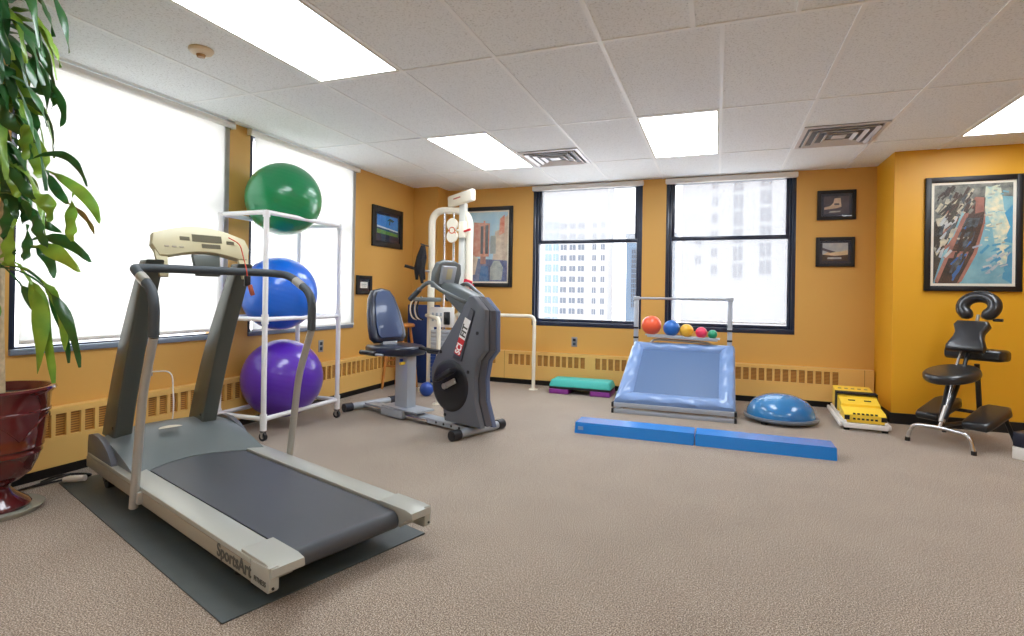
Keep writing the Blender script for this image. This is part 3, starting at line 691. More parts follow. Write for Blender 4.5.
b = MB(); pts = [(-3.52, 2.60, 0.56), (-3.46, 2.66, 0.54), (-3.44, 2.66, 0.3), (-3.42, 2.62, 0.06), (-3.40, 2.45, 0.012), (-3.44, 2.3, 0.012), (-3.46, 2.2, 0.012)]
pts[0] = (-3.607, 2.60, 0.53)
b.tube(pts, 0.0045, 8, 0.06); tag(b.ob('power_cord', M['bwhite']), 'white power cord plugged into the outlet behind the treadmill', 'cord')
b = MB(); b.tube([(-3.50, 1.92, 0.012), (-3.42, 1.95, 0.05), (-3.36, 2.02, 0.05), (-3.36, 2.12, 0.012), (-3.44, 2.0, 0.010), (-3.48, 1.80, 0.010), (-3.40, 1.78, 0.030), (-3.35, 1.98, 0.06)], 0.006, 8, 0.06)
tag(b.ob('power_cord', M['black']), 'black coiled cord on the floor between plant pot and treadmill', 'cord')

# ------------------------------------------------------------------ ball rack
RX0, RX1, RY0, RY1 = -3.51, -3.07, 3.075, 3.895
t = thing('ball_rack', 'white pipe rack on casters holding three big exercise balls', 'rack', (RX1, RY0, 0))
rr = 0.019
zs = [0.16, 0.885, 1.665]
dx, dy = RX0 - RX1, RY1 - RY0
for (x, y) in ((0, 0), (0, dy), (dx, 0), (dx, dy)):
    b = MB(); b.cyl((x, y, 0.09), (x, y, zs[2]), rr, 16)
    for z in zs: b.cyl((x, y, z - 0.035), (x, y, min(z + 0.035, zs[2] + 0.012)), rr + 0.006, 16)
    b.cyl((x, y, 0.078), (x, y, 0.12), rr + 0.004, 16)
    b.ob('post', M['pvc'], t)
    b = MB(); b.cyl((x - 0.0, y - 0.010, 0.032), (x, y + 0.010, 0.032), 0.031, 18); cw = b.ob('caster', M['plast_black'], t)
    b = MB(); b.cyl((x, y - 0.012, 0.032), (x, y + 0.012, 0.032), 0.014, 14); b.b2((x - 0.012, y - 0.018, 0.03), (x + 0.012, y - 0.0135, 0.077)); b.b2((x - 0.012, y + 0.0135, 0.03), (x + 0.012, y + 0.018, 0.077)); b.b2((x - 0.014, y - 0.018, 0.068), (x + 0.014, y + 0.018, 0.078)); b.ob('fork', M['chrome'], cw)
for z in zs:
    for (p, q) in (((0, 0), (0, dy)), ((dx, 0), (dx, dy)), ((0, 0), (dx, 0)), ((0, dy), (dx, dy))):
        b = MB(); b.cyl((p[0], p[1], z), (q[0], q[1], z), rr * 0.92, 16); b.ob('shelf_rail', M['pvc'], t)
def big_ball(c, r, m, label):
    t = thing('exercise_ball', label, 'exercise ball', c, 0, 'exercise balls on the rack')
    b = MB()
    prof = []
    n = 72
    for k in range(n + 1):
        a = PI * k / n; rr_ = r * (1 + (0.0025 * math.cos(k * 2.1) if abs(a - PI / 2) < 0.75 else 0)); prof.append((max(0, rr_ * math.sin(a)), -rr_ * math.cos(a)))
    b.lathe(prof, (0, 0, 0), (0.12, 0.25, 1), 56); b.ob('ball', m, t, smooth=60)
    b = MB(); ax = Vector((-0.8, 0.5, -0.3)).normalized(); b.cyl(ax * (r - 0.002), ax * (r + 0.002), 0.012, 16); b.ob('plug', M['bwhite'] , t)
big_ball((-3.29, 3.475, 1.665 + 0.168), 0.29, M['gball'], 'green exercise ball on top of the white rack')
big_ball((-3.29, 3.44, 0.885 + 0.188), 0.29, M['bball'], 'blue exercise ball on the middle shelf of the white rack')
big_ball((-3.29, 3.49, 0.16 + 0.228), 0.312, M['pball'], 'purple exercise ball on the bottom shelf of the white rack')

# ------------------------------------------------------------------ recumbent bike
t = thing('recumbent_bike', 'graphite recumbent exercise bike with blue-black padded seat', 'exercise bike', (-1.734, 3.862, 0), math.radians(-20))
sh = [(0.0, 1.075), (0.05, 1.08), (0.17, 0.975), (0.175, 0.67), (0.10, 0.59), (0.07, 0.45), (0.08, 0.28), (0.15, 0.09), (-0.25, 0.09), (-0.275, 0.20), (-0.36, 0.30), (-0.415, 0.40), (-0.415, 0.49), (-0.37, 0.58), (-0.10, 0.93)]
def shell(poly, v0, v1, nm, m, bev=0.012):
    b = MB(); b.prism(poly, (0, v1, 0), (1, 0, 0), (0, 0, 1), v1 - v0, bev, 3); return b.ob(nm, m, t, smooth=35)
near = shell(sh, -0.105, -0.05, 'side_shell', M['bikegrey'])
cx_, cz_ = -0.1, 0.55
mid = shell([((p[0] + 0.1) * 0.97 - 0.085, (p[1] - 0.55) * 0.985 + 0.55) for p in sh], -0.05, 0.02, 'centre_shell', M['bikedark'])
far = shell([(p[0] + 0.01, p[1] - 0.01) for p in sh], 0.02, 0.07, 'side_shell', M['bikereflect'])
# raised wedge with the name plate
b = MB(); b.prism([(-0.155, 0.60), (-0.06, 0.575), (0.075, 0.965), (0.035, 0.99)], (0, -0.1053, 0), (1, 0, 0), (0, 0, 1), 0.012, 0.004)
b.ob('panel_ridge', M['bikedark'], near)
dirv = Vector((0.38, 0, 0.925)).normalized(); up = Vector((-0.925, 0, 0.38)).normalized()
po = Vector((-0.075, -0.1176, 0.625))
b = MB(); b.prism([(-0.01, -0.008), (0.125, -0.008), (0.125, 0.058), (-0.01, 0.058)], po, dirv, up, 0.002); b.ob('red_name_plate', M['red'], near, smooth=0)
b = MB(); b.prism([(0.125, -0.008), (0.29, -0.008), (0.29, 0.058), (0.125, 0.058)], po, dirv, up, 0.002); b.ob('white_name_plate', M['whiteink'], near, smooth=0)
text_mesh('lettering', 'SCI', 0.075, M['whiteink'], near, po + Vector((0, -0.0026, 0)) + dirv * -0.003, dirv, up, sxy=0.82, offset=0.0025)
text_mesh('lettering', 'FIT', 0.075, M['darkink'], near, po + Vector((0, -0.0026, 0)) + dirv * 0.140, dirv, up, sxy=1.0, offset=0.0025)
for (u, z) in ((-0.30, 0.63), (0.01, 0.50), (0.10, 0.80), (-0.24, 0.14)):
    b = MB(); b.cyl((u, -0.108, z), (u, -0.104, z), 0.014, 16); b.ob('screw_cover', M['black'], near)
b = MB(); b.lathe([(0, 0.016), (0.17, 0.016), (0.195, 0.008), (0.205, 0)], (-0.19, -0.104, 0.375), (0, -1, 0), 48); dk = b.ob('crank_disc', M['plast_black'], t)
b = MB(); b.box((-0.16, -0.14, 0.395), (0.15, 0.018, 0.045), rot=(0, -0.45, 0), bev=0.008, seg=3); b.cyl((-0.21, -0.12, 0.372), (-0.21, -0.155, 0.372), 0.022, 18); ck = b.ob('crank_arm', M['steel'], t)
b = MB(); b.box((-0.155, -0.19, 0.47), (0.20, 0.08, 0.032), rot=(0, -0.5, 0), bev=0.008); b.ob('pedal', M['plast_black'], t)
b = MB(); b.box((-0.22, 0.12, 0.30), (0.20, 0.08, 0.032), rot=(0, -0.5, 0), bev=0.008); b.ob('pedal', M['plast_black'], t)
# floor frame
for u, nm in ((0.0, 1), (-1.42, 0)):
    b = MB(); b.cyl((u, -0.20, 0.04), (u, 0.27, 0.04), 0.032, 20); st = b.ob('stabiliser', M['alu'], t)
    for v0, v1 in ((-0.26, -0.18), (0.24, 0.31)):
        b = MB(); b.cyl((u, v0, 0.04), (u, v1, 0.04), 0.039, 22); b.ob('end_cap', M['plast_black'] if nm else M['vinylblue'], st)
b = MB(); b.b2((-1.40, -0.055, 0.02), (-0.02, 0.055, 0.062), 0.004); b.m(1)
b.b2((-1.40, -0.075, 0.02), (-0.5, -0.055, 0.05), 0.006); b.b2((-1.40, 0.055, 0.02), (-0.5, 0.075, 0.05), 0.006); b.m(2)
for k in range(4): b.cyl((-0.40 + 0.09 * k, -0.058, 0.042), (-0.40 + 0.09 * k, -0.054, 0.042), 0.010, 12)
b.ob('main_beam', [M['alu'], M['chrome'], M['black']], t)
b = MB(); b.b2((-1.08, -0.105, 0.012), (-0.78, -0.076, 0.082), 0.003); b.b2((-1.08, 0.076, 0.02), (-0.78, 0.10, 0.082), 0.003); b.b2((-1.08, -0.10, 0.0825), (-0.60, 0.10, 0.098), 0.004); b.ob('seat_carriage', M['alu'], t)
b = MB(); b.box((-0.87, 0, 0.32), (0.17, 0.10, 0.45), bev=0.008, taper=(1.0, 1.0)); b.ob('seat_post', M['alu'], t)
b = MB(); b.box((-0.86, -0.058, 0.50), (0.03, 0.018, 0.04), bev=0.003); b.m(1); b.cyl((-0.82, -0.055, 0.485), (-0.82, -0.10, 0.485), 0.014, 14); b.ob('adjuster', [M['blueball'], M['yellow']], t)
def cushion(outline, o, ex, ey, h, nm, m, bev=0.03):
    b = MB(); b.prism(outline, o, ex, ey, h, bev, 4); return b.ob(nm, m, t, smooth=50)
seat_o = [(-0.32, -0.12), (-0.26, -0.2), (-0.10, -0.225), (0.06, -0.2), (0.17, -0.13), (0.20, 0), (0.17, 0.13), (0.06, 0.2), (-0.10, 0.225), (-0.26, 0.2), (-0.32, 0.12)]
cushion(seat_o, (-0.93, 0, 0.545), (1, 0, 0), (0, 1, 0), 0.085, 'seat', M['vinylblue'], 0.03)
bo = [(-0.165, 0.02), (-0.13, -0.02), (0.13, -0.02), (0.165, 0.02), (0.165, 0.10), (0.15, 0.26), (0.12, 0.40), (0.08, 0.47), (0, 0.49), (-0.08, 0.47), (-0.12, 0.40), (-0.15, 0.26), (-0.165, 0.10)]
tl = Vector((-0.30, 0, 0.954)).normalized()
bk = cushion([(p[0] * 1.15, p[1]) for p in bo], (-1.16, 0, 0.65), (0, 1, 0), tl, 0.075, 'backrest', M['vinylblue'], 0.028)
nb = Vector((0, 1, 0)).cross(tl)
b = MB(); b.prism([(p[0] * 0.82, p[1] * 0.88 + 0.03) for p in bo], Vector((-1.16, 0, 0.65)) + nb * 0.0755, (0, 1, 0), tl, 0.012, 0.006, 3)
b.ob('backrest_panel', mat('blue_grey_upholstery', (44, 66, 106), 0.3, coat=0.4), bk, smooth=50)
b = MB(); b.tube([(-1.0, 0, 0.545), (-1.14, 0, 0.56), (-1.22, 0, 0.70), (-1.26, 0, 0.85)], 0.022, 12, 0.08); b.box((-1.12, 0, 0.63), (0.05, 0.16, 0.05), bev=0.006); b.ob('back_support', M['alu'], t)
for v in (-0.25, 0.25):
    b = MB(); b.tube([(-1.02, v * 0.6, 0.55), (-1.0, v, 0.56), (-0.86, v * 1.02, 0.565)], 0.010, 10, 0.03); g = b.ob('seat_handle', M['alu'], t)
    b = MB(); b.cyl((-1.18 if v < 0 else -0.86, v, 0.565), (-0.96 if v < 0 else -0.64, v, 0.567), 0.022, 14); b.ob('grip', M['plast_black'], g)
b = MB(); b.cyl((-0.74, 0.05, 0.615), (-0.36, 0.05, 0.60), 0.016, 14); b.ob('release_lever', M['plast_black'], t)
# nose, handlebar, console
b = MB(); b.prism([(0.03, 1.075), (0.0, 1.09), (-0.24, 1.17), (-0.36, 1.19), (-0.38, 1.15), (-0.30, 1.06), (-0.12, 0.93)], (0, 0.045, 0), (1, 0, 0), (0, 0, 1), 0.12, 0.02, 3); b.ob('nose_cowl', M['hood'], t, smooth=40)
for s in (-1, 1):
    b = MB(); v = 0.20 * s; b.tube([(-0.04, s * 0.07, 1.02), (-0.08, s * 0.16, 1.06), (-0.24, v, 1.13), (-0.32, v, 1.185), (-0.40, v, 1.165), (-0.57, v, 1.045)], 0.016, 12, 0.07); h = b.ob('handlebar', M['hood'], t)
    b = MB(); b.cyl((-0.46, v, 1.123), (-0.575, v, 1.041), 0.021, 14); b.ob('grip', M['foam'], h)
tb = Vector((0.25, 0, 0.97)).normalized()
b = MB(); b.prism([(-0.13, 0), (0.13, 0), (0.145, 0.12), (0.12, 0.20), (0.06, 0.225), (-0.06, 0.225), (-0.12, 0.20), (-0.145, 0.12)], (-0.42, 0, 1.15), (0, 1, 0), tb, -0.0 + 0.06, 0.015, 3)
cb = b.ob('console', M['hood'], t, smooth=40)
b = MB(); b.box((-0.335, -0.02, 1.245), (0.05, 0.15, 0.15), rot=(0, 0.26, 0), bev=0.008); b.m(1); b.box((-0.312, -0.02, 1.25), (0.012, 0.06, 0.09), rot=(0, 0.26, 0), bev=0.004); b.ob('display', [M['alu'], M['console']], cb)
b = MB(); b.prism([(-0.10, 0), (-0.04, 0), (0.0, 0.17), (-0.08, 0.17)], (-0.33, -0.072, 1.16), (1, 0, 0), (0, 0, 1), 0.006, 0.002); b.ob('console_side', M['console'], cb)

# ------------------------------------------------------------------ cable weight machine
GXX, GYY = -3.03, 5.45
t = thing('weight_machine', 'tall cream cable weight machine with arched frame behind the bike', 'weight machine', (GXX, GYY, 0))
b = MB(); b.tube([(0, 0, 0), (0, 0, 2.03), (0.47, 0, 2.0), (0.47, 0, 0.0)], 0.040, 16, 0.17, fs=10); b.ob('arched_frame', M['cream'], t)
b = MB(); b.b2((0.36, -0.05, 0.0), (0.43, 0.03, 2.09), 0.008); b.ob('column', mat('white_grey_enamel', (214, 216, 210), 0.35), t)
hd = math.radians(8)
b = MB(); b.box((0.40, -0.08, 2.13), (0.46, 0.06, 0.13), rot=(0, -0.07, -0.5), bev=0.02, seg=3); hb = b.ob('pulley_head', M['cream'], t)
b = MB()
for k, (x, w_) in enumerate(((-0.04, 0.13),)): q = Vector((0.40, -0.08, 2.13)) + Matrix.Rotation(-0.5, 3, 'Z') @ Vector((x, -0.0312, x * 0.07 + 0.01)); b.box(q, (w_, 0.003, 0.014), rot=(0, -0.07, -0.5))
b.ob('marking', mat('faded_red_print', (190, 110, 96), 0.5), hb)
for x in (0.17, 0.285):
    b = MB(); b.cyl((x, -0.02, 0.25), (x, -0.02, 2.02), 0.012, 12); b.ob('guide_rod', M['chrome'], t)
b = MB()
b.lathe([(0, 0.014), (0.062, 0.014), (0.070, 0.006), (0.070, 0)], (0.295, -0.075, 1.85), (0, -1, 0), 32)
b.lathe([(0, 0.014), (0.062, 0.014), (0.070, 0.006), (0.070, 0)], (0.295, -0.075, 1.72), (0, -1, 0), 32)
b.b2((0.275, -0.075, 1.76), (0.315, -0.0885, 1.81)); b.cyl((0.35, -0.08, 1.785), (0.38, -0.08, 1.785), 0.012, 12); pc = b.ob('pulley_cover', M['cream'], t)
b = MB(); b.lathe([(0.028, 0), (0.028, 0.0008), (0.038, 0.0008), (0.038, 0)], (0.297, -0.0893, 1.785), (0, -1, 0), 24); b.box((0.332, -0.0897, 1.76), (0.03, 0.001, 0.01), rot=(0, 0.6, 0)); b.box((0.262, -0.0897, 1.785), (0.025, 0.001, 0.01)); b.ob('emblem', mat('orange_print', (216, 92, 44), 0.5), pc)
b = MB(); b.b2((0.375, -0.09, 1.70), (0.45, 0.04, 1.88), 0.008); b.m(1); b.cyl((0.44, -0.08, 1.77), (0.52, -0.09, 1.79), 0.013, 12); b.ob('slider', [M['cream'], M['red']], t)
for k in range(14):
    z = 0.10 + k * 0.042
    b = MB(); b.b2((0.06, -0.10, z), (0.33, 0.05, z + 0.039), 0.003); b.ob('weight_plate', M['matblue'] if k < 9 else M['alu'], t)
b = MB(); b.b2((0.05, -0.11, 0.72), (0.35, -0.10, 0.94), 0.003); b.m(1)
for i_ in range(3):
    for j_ in range(2): b.box((0.09 + 0.05 * i_, -0.1125, 0.86 - 0.06 * j_), (0.025, 0.004, 0.035), bev=0.001)
b.m(2); b.box((0.27, -0.125, 0.82), (0.07, 0.03, 0.14), bev=0.008); b.ob('shroud_plate', [M['bwhite'], M['alu'], M['plast_black']], t)
b = MB(); b.b2((-0.05, -0.18, 0.0), (0.02, 0.30, 0.05), 0.006); b.b2((0.44, -0.18, 0.0), (0.51, 0.30, 0.05), 0.006); b.b2((0.02, -0.03, 0.0), (0.44, 0.04, 0.05), 0.006); b.ob('base', M['cream'], t)
b = MB(); b.tube([(-0.04, -0.02, 0.84), (0.0, -0.06, 0.84), (0.46, -0.66, 0.84), (0.46, -0.66, 0.0)], 0.021, 14, 0.07); b.lathe([(0, 0.008), (0.05, 0.008), (0.055, 0)], (0.46, -0.66, 0), (0, 0, 1), 20); b.ob('grab_rail', M['cream'], t)
b = MB(); b.tube([(0.0, -0.04, 1.335), (-0.10, -0.08, 1.35)], 0.012, 10); b.m(1); b.tube([(-0.10, -0.08, 1.35), (-0.26, -0.14, 1.395)], 0.018, 12); b.ob('side_handle', [M['steel'], M['plast_black']], t)
b = MB(); b.prism([(0.17 * math.cos(a), 0.10 * math.sin(a)) for a in [2 * PI * k / 20 for k in range(20)]], (0.06, -0.19, 1.0), (1, 0, 0), (0, 1, 0), 0.045, 0.015, 3); b.ob('cup_tray', M['hood'], t)
b = MB(); b.box((0.48, -0.052, 1.21), (0.10, 0.03, 0.07), rot=(0, 0.3, 0), bev=0.01); b.box((0.53, -0.055, 1.17), (0.05, 0.02, 0.05), bev=0.006); b.ob('red_strap', mat('red_fabric', (200, 30, 60), 0.6), t)
# webbing straps hung on the machine
t2 = thing('resistance_straps', 'bundle of black webbing straps hanging on the cream machine frame', 'straps', (GXX - 0.035, GYY - 0.085, 1.60))
for k, (dx_, z1_, sw) in enumerate(((0.0, -0.36, 0.01), (-0.03, -0.28, -0.02), (-0.01, -0.40, 0.01), (0.0, -0.22, 0.0), (-0.045, -0.36, -0.03))):
    b = MB(); y_ = -0.02 - 0.012 * k
    b.tube([(0.0, y_, 0.02), (dx_ * 0.5, y_ - 0.01, z1_ * 0.3), (dx_ - 0.01, y_ - 0.02, z1_ * 0.65), (dx_ + sw * 0.5, y_, z1_)], [0.012, 0.036, 0.030, 0.016], 8); b.ob('strap', M['fabricblk'], t2)
b = MB(); b.cyl((0.016, 0.04, 0.02), (-0.01, -0.08, 0.035), 0.007, 10); b.ob('hook', M['plast_black'], t2)
t3 = thing('handle_loops', 'cream and black looped handles hanging beside the machine near the stool', 'exercise handles', (GXX - 0.13, GYY - 0.12, 1.02))
for k, mname in enumerate(('cream', 'plast_black', 'cream', 'plast_black')):
    x = -0.05 + 0.03 * k
    b = MB(); b.tube([(0.06, 0.05 - 0.01 * k, 0.03), (x, 0, -0.01), (x - 0.02, 0, -0.12), (x + 0.01, 0, -0.21), (x + 0.06, 0.02, -0.225)], 0.0085, 10, 0.05); b.ob('loop', M[mname], t3)

# far grab rail along the back wall
t = thing('grab_rail', 'cream tubular floor-mounted hand rail in front of the back heater', 'rail', (-1.97, 5.98, 0))
b = MB(); b.tube([(0, 0, 0), (0, 0, 0.845), (-1.02, 0, 0.845), (-1.02, 0, 0)], 0.021, 14, 0.07); b.ob('tube', M['cream'], t)
for x in (0, -1.02):
    b = MB(); b.lathe([(0, 0.008), (0.05, 0.008), (0.056, 0)], (x, 0, 0), (0, 0, 1), 20); b.ob('foot_plate', M['cream'], t)

# blue mats, stool, little ball
b = MB(); b.b2((-0.01, 0, 0), (0.42, 0.05, 0.95), 0.012)
tag(b.ob('exercise_mat', M['matblue'], loc=(-3.535, 5.80, 0)), 'folded blue exercise mat standing in the corner, front one', 'mat', 'folded mats in the corner')
b = MB(); b.b2((0, 0, 0), (0.44, 0.05, 0.90), 0.012)
tag(b.ob('exercise_mat', M['matblue'], loc=(-3.52, 5.86, 0)), 'folded blue exercise mat standing in the corner, hidden behind another', 'mat', 'folded mats in the corner')
b = MB(); b.sphere((0, 0, 0.075), 0.075); tag(b.ob('small_ball', M['blueball'], loc=(-2.87, 5.10, 0), smooth=60), 'small royal blue ball on the floor between stool and bike', 'ball')
t = thing('bar_stool', 'light wooden round-seated stool behind the bike seat', 'stool', (-3.39, 5.40, 0))
b = MB(); b.lathe([(0, 0.70), (0.145, 0.70), (0.16, 0.708), (0.163, 0.722), (0.155, 0.737), (0.13, 0.742), (0, 0.738)]); b.ob('seat', M['wood'], t)
for k in range(4):
    a = PI / 4 + k * PI / 2; b = MB(); b.tube([(0.20 * math.cos(a), 0.20 * math.sin(a), 0.0), (0.16 * math.cos(a), 0.16 * math.sin(a), 0.35), (0.11 * math.cos(a), 0.11 * math.sin(a), 0.70)], [0.013, 0.018, 0.014], 12); b.ob('leg', M['wood'], t)
for k in range(4):
    a, c = PI / 4 + k * PI / 2, PI / 4 + (k + 1) * PI / 2
    for z, r in ((0.26 + 0.05 * (k % 2), 0.168), (0.46 + 0.05 * (k % 2), 0.142)):
        b = MB(); b.cyl((r * math.cos(a), r * math.sin(a), z), (r * math.cos(c), r * math.sin(c), z), 0.010, 10); b.ob('rung', M['wood'], t)

# ------------------------------------------------------------------ step platform
t = thing('aerobic_step', 'teal aerobic step on purple risers in front of the back heater', 'step platform', (-1.40, 6.0, 0))
b = MB(); n = []
b.box((0, 0, 0.115), (0.70, 0.32, 0.08), bev=0.02, seg=3, taper=(0.93, 0.80)); b.ob('platform', M['teal'], t, smooth=40)
b = MB(); b.b2((-0.34, -0.16, 0.055), (0.34, 0.16, 0.078), 0.006); b.ob('skirt', M['plast_black'], t)
for s in (-1, 1):
    b = MB(); b.b2((s * 0.34, -0.165, 0), (s * 0.12, 0.165, 0.055), 0.01); b.ob('riser', M['purple'], t)

# ------------------------------------------------------------------ rebounder with ball shelf
t = thing('ball_rebounder', 'tilted rebounder trampoline with blue padding in front of the windows', 'trampoline', (-0.37, 5.15, 0))
BL, BR, TL, TR_ = Vector((-0.53, 0, 0.085)), Vector((0.53, 0, 0.085)), Vector((-0.43, 0.60, 0.60)), Vector((0.54, 0.60, 0.60))
b = MB(); b.b2((-0.53, -0.02, 0.0), (0.53, 0.03, 0.036), 0.004); b.b2((-0.51, 0.03, 0.005), (-0.47, 0.66, 0.045), 0.004); b.b2((0.47, 0.03, 0.005), (0.51, 0.66, 0.045), 0.004); b.b2((-0.51, 0.62, 0.005), (0.51, 0.66, 0.045), 0.004); b.ob('base_frame', M['alu'], t)
up_ = (TL - BL).normalized(); ex_ = Vector((1, 0, 0)); nrm_ = ex_.cross(Vector((0, 0.6, 0.515)).normalized())
sl = Vector((0, 0.60, 0.515)).normalized(); SLn = math.hypot(0.60, 0.515)
b = MB(); b.box((0, 0.0, 0.078), (1.06, 0.045, 0.04), bev=0.004)
for x0, x1 in ((-0.51, -0.43), (0.51, 0.52)): b.tube([(x0, 0.02, 0.08), (x1, 0.60, 0.57)], 0.02, 8)
b.tube([(-0.43, 0.60, 0.57), (0.52, 0.60, 0.57)], 0.02, 8); b.ob('rebounder_frame', M['alu'], t)
for x in (-0.535, 0.535):
    for z in (0.018, 0.078): b = MB(); b.box((x, 0, z), (0.022, 0.055, 0.046), bev=0.004); b.ob('corner_cap', M['black'], t)
o_ = Vector((0, -0.01, 0.105))
outer = [(-0.535, 0), (0.535, 0), (0.54, SLn), (-0.43, SLn)]; inner = [(-0.36, 0.125), (0.395, 0.125), (0.40, SLn - 0.095), (-0.325, SLn - 0.095)]
def P3(p, h=0): q = o_ + ex_ * p[0] + sl * p[1] + nrm_ * h; return q
pad = MB()
for k in range(4):
    k2 = (k + 1) % 4
    def f(i, j, k=k, k2=k2):
        a = Vector(outer[k]).lerp(Vector(outer[k2]), i); c = Vector(inner[k]).lerp(Vector(inner[k2]), i)
        q = a.lerp(c, j); h = 0.012 + 0.022 * math.sin(PI * min(1, max(0, j))) + 0.006 * math.sin(i * 23 + k * 2 + j * 4) * math.sin(PI * j)
        if j < 0.01: h = -0.03
        if j > 0.99: h = 0.004
        return P3(q, h)
    pad.grid(f, 40, 8)
bmesh.ops.remove_doubles(pad.bm, verts=pad.bm.verts, dist=0.0005)
pad.ob('padding', M['pad'], t, smooth=50, recalc=False)
b = MB(); b.prism([(-0.37, 0.11), (0.40, 0.11), (0.41, SLn - 0.085), (-0.335, SLn - 0.085)], o_, ex_, sl, 0.004); b.ob('bed', M['mesh'], t, smooth=0)
for s, x in ((-1, -0.415), (1, 0.49)):
    b = MB(); b.b2((x - 0.022, 0.60, 0.045), (x + 0.022, 0.64, 1.07), 0.004); u_ = b.ob('upright', M['alu'], t)
    b = MB()
    for z in (0.66, 0.76): b.b2((x - 0.024, 0.595, z), (x + 0.024, 0.645, z + 0.018))
    b.ob('clamp', M['black'], u_)
    b = MB(); b.box((x, 0.62, 1.075), (0.06, 0.05, 0.04), bev=0.006); b.ob('joint_cap', M['alu'], u_)
b = MB(); b.cyl((-0.415, 0.62, 1.075), (0.49, 0.62, 1.075), 0.012, 12); b.ob('top_bar', M['alu'], t)
b = MB(); b.prism([(-0.29, 0.700), (0.38, 0.680), (0.38, 0.665), (-0.29, 0.685)], (0, 0.64, 0), (1, 0, 0), (0, 0, 1), 0.13, 0.003)
b.tube([(-0.31, 0.515, 0.707), (0.40, 0.515, 0.686)], 0.007, 8); b.tube([(-0.31, 0.635, 0.707), (0.40, 0.635, 0.686)], 0.007, 8); b.ob('ball_shelf', M['alu'], t)
b = MB(); b.tube([(-0.27, 0.59, 0.60), (-0.25, 0.59, 0.64), (-0.20, 0.59, 0.66), (0.27, 0.59, 0.645), (0.33, 0.59, 0.625), (0.35, 0.59, 0.60)], 0.012, 10, 0.05); b.ob('shelf_bracket', M['steel'], t)
# small balls, resting on the shelf
def sball(px, r, m, lbl):
    b = MB(); b.sphere((0, 0, 0), r, seg=32, rings=20)
    z = 0.700 - (px + 0.29) * 0.030 + r + 0.004
    tag(b.ob('small_ball', m, loc=(-0.37 + px, 5.15 + 0.575, z), smooth=60), lbl, 'ball', 'small balls on the rebounder shelf')
for px, r, c, lbl in ((-0.255, 0.098, (246, 96, 56), 'orange-red ball, largest of the five on the rebounder shelf'), (-0.058, 0.081, (24, 104, 190), 'blue ball second from left on the rebounder shelf'), (0.088, 0.066, (246, 188, 56), 'yellow ball in the middle of the rebounder shelf'),
                      (0.227, 0.056, (232, 56, 96), 'pink ball fourth from left on the rebounder shelf'), (0.332, 0.045, (28, 150, 108), 'small green ball at the right end of the rebounder shelf')):
    sball(px, r, mat('ball_' + lbl.split()[0], c, 0.35, coat=0.2), lbl)

# ------------------------------------------------------------------ balance beam
t = thing('balance_beam', 'long glossy blue foam balance beam lying on the carpet', 'balance beam', (-1.05, 4.25, 0), math.radians(-0.2))
for x0, x1 in ((0.0, 0.905), (0.912, 1.83)):
    b = MB(); b.prism([(-0.075, 0), (0.075 + 0.085, 0), (0.06 + 0.085, 0.085), (-0.055, 0.085)], (x0, 0.075, 0.0), (0, 1, 0), (0, 0, 1), x1 - x0, 0.008, 3); b.ob('foam_block', M['beam'], t)
b = MB(); b.b2((0.03, -0.003, 0.03), (0.07, 0.0035, 0.055)); b.ob('tag', mat('pale_blue_label', (120, 170, 215), 0.5), t)

# ------------------------------------------------------------------ half-dome balance trainer
t = thing('balance_dome', 'blue half-dome balance trainer on the carpet right of the rebounder', 'balance trainer', (0.545, 5.43, 0))
b = MB(); b.lathe([(0, 0.02), (0.275, 0.02), (0.302, 0.028), (0.308, 0.042), (0.302, 0.054), (0.28, 0.056), (0, 0.056)], seg=56); b.ob('base_platform', mat('grey_base_plastic', (104, 112, 122), 0.4), t)
b = MB(); b.lathe([(0.282, 0.056)] + [(0.282 * math.cos(a) ** 0.9, 0.056 + 0.185 * math.sin(a)) for a in [PI / 2 * k / 14 for k in range(1, 14)]] + [(0, 0.242)], seg=56)
b.ob('dome', mat('pearly_blue_dome', (60, 140, 196), 0.22, coat=0.5, rgb2=(36, 112, 176), nscale=2.5), t, smooth=60)
b = MB()
for a in (0.3, 2.0, 4.1): b.cyl((0.25 * math.cos(a), 0.25 * math.sin(a), 0), (0.25 * math.cos(a), 0.25 * math.sin(a), 0.02), 0.03, 16)
b.ob('foot', M['black'], t)

# ------------------------------------------------------------------ yellow calf stretch / exercise board
t = thing('exercise_platform', 'yellow and white folded exercise platform with black strap by the corner', 'exercise platform', (1.19, 5.66, 0), math.radians(-3))
b = MB(); 
for s in (-1, 1):
    b.b2((s * 0.152, -0.37, 0.02), (s * 0.13, 0.42, 0.07), 0.006); b.b2((s * 0.178, -0.34, 0.02), (s * 0.155, 0.44, 0.05), 0.006)
b.b2((-0.15, -0.38, 0.02), (0.15, -0.36, 0.055), 0.006); b.b2((-0.15, 0.38, 0.02), (0.15, 0.42, 0.06), 0.006); b.b2((-0.13, -0.2, 0.03), (0.13, 0.38, 0.05)); b.ob('base_frame', M['bwhite'], t)
b = MB(); b.prism([(-0.34, 0.055), (-0.34, 0.11), (-0.30, 0.125), (-0.10, 0.14), (-0.10, 0.055)], (-0.145, 0, 0), (0, 1, 0), (0, 0, 1), 0.29, 0.006, 2); b.m(1)
for k in range(6):
    b.box((-0.075 + 0.03 * k, -0.342, 0.082), (0.018, 0.004, 0.012)); 
    b.box((-0.075 + 0.03 * k, -0.335, 0.117), (0.018, 0.014, 0.006), rot=(0.35, 0, 0))
b.box((-0.125, -0.345, 0.09), (0.035, 0.012, 0.03)); b.box((0.125, -0.345, 0.09), (0.035, 0.012, 0.03)); b.ob('toe_board', [M['yellow'], M['black']], t)
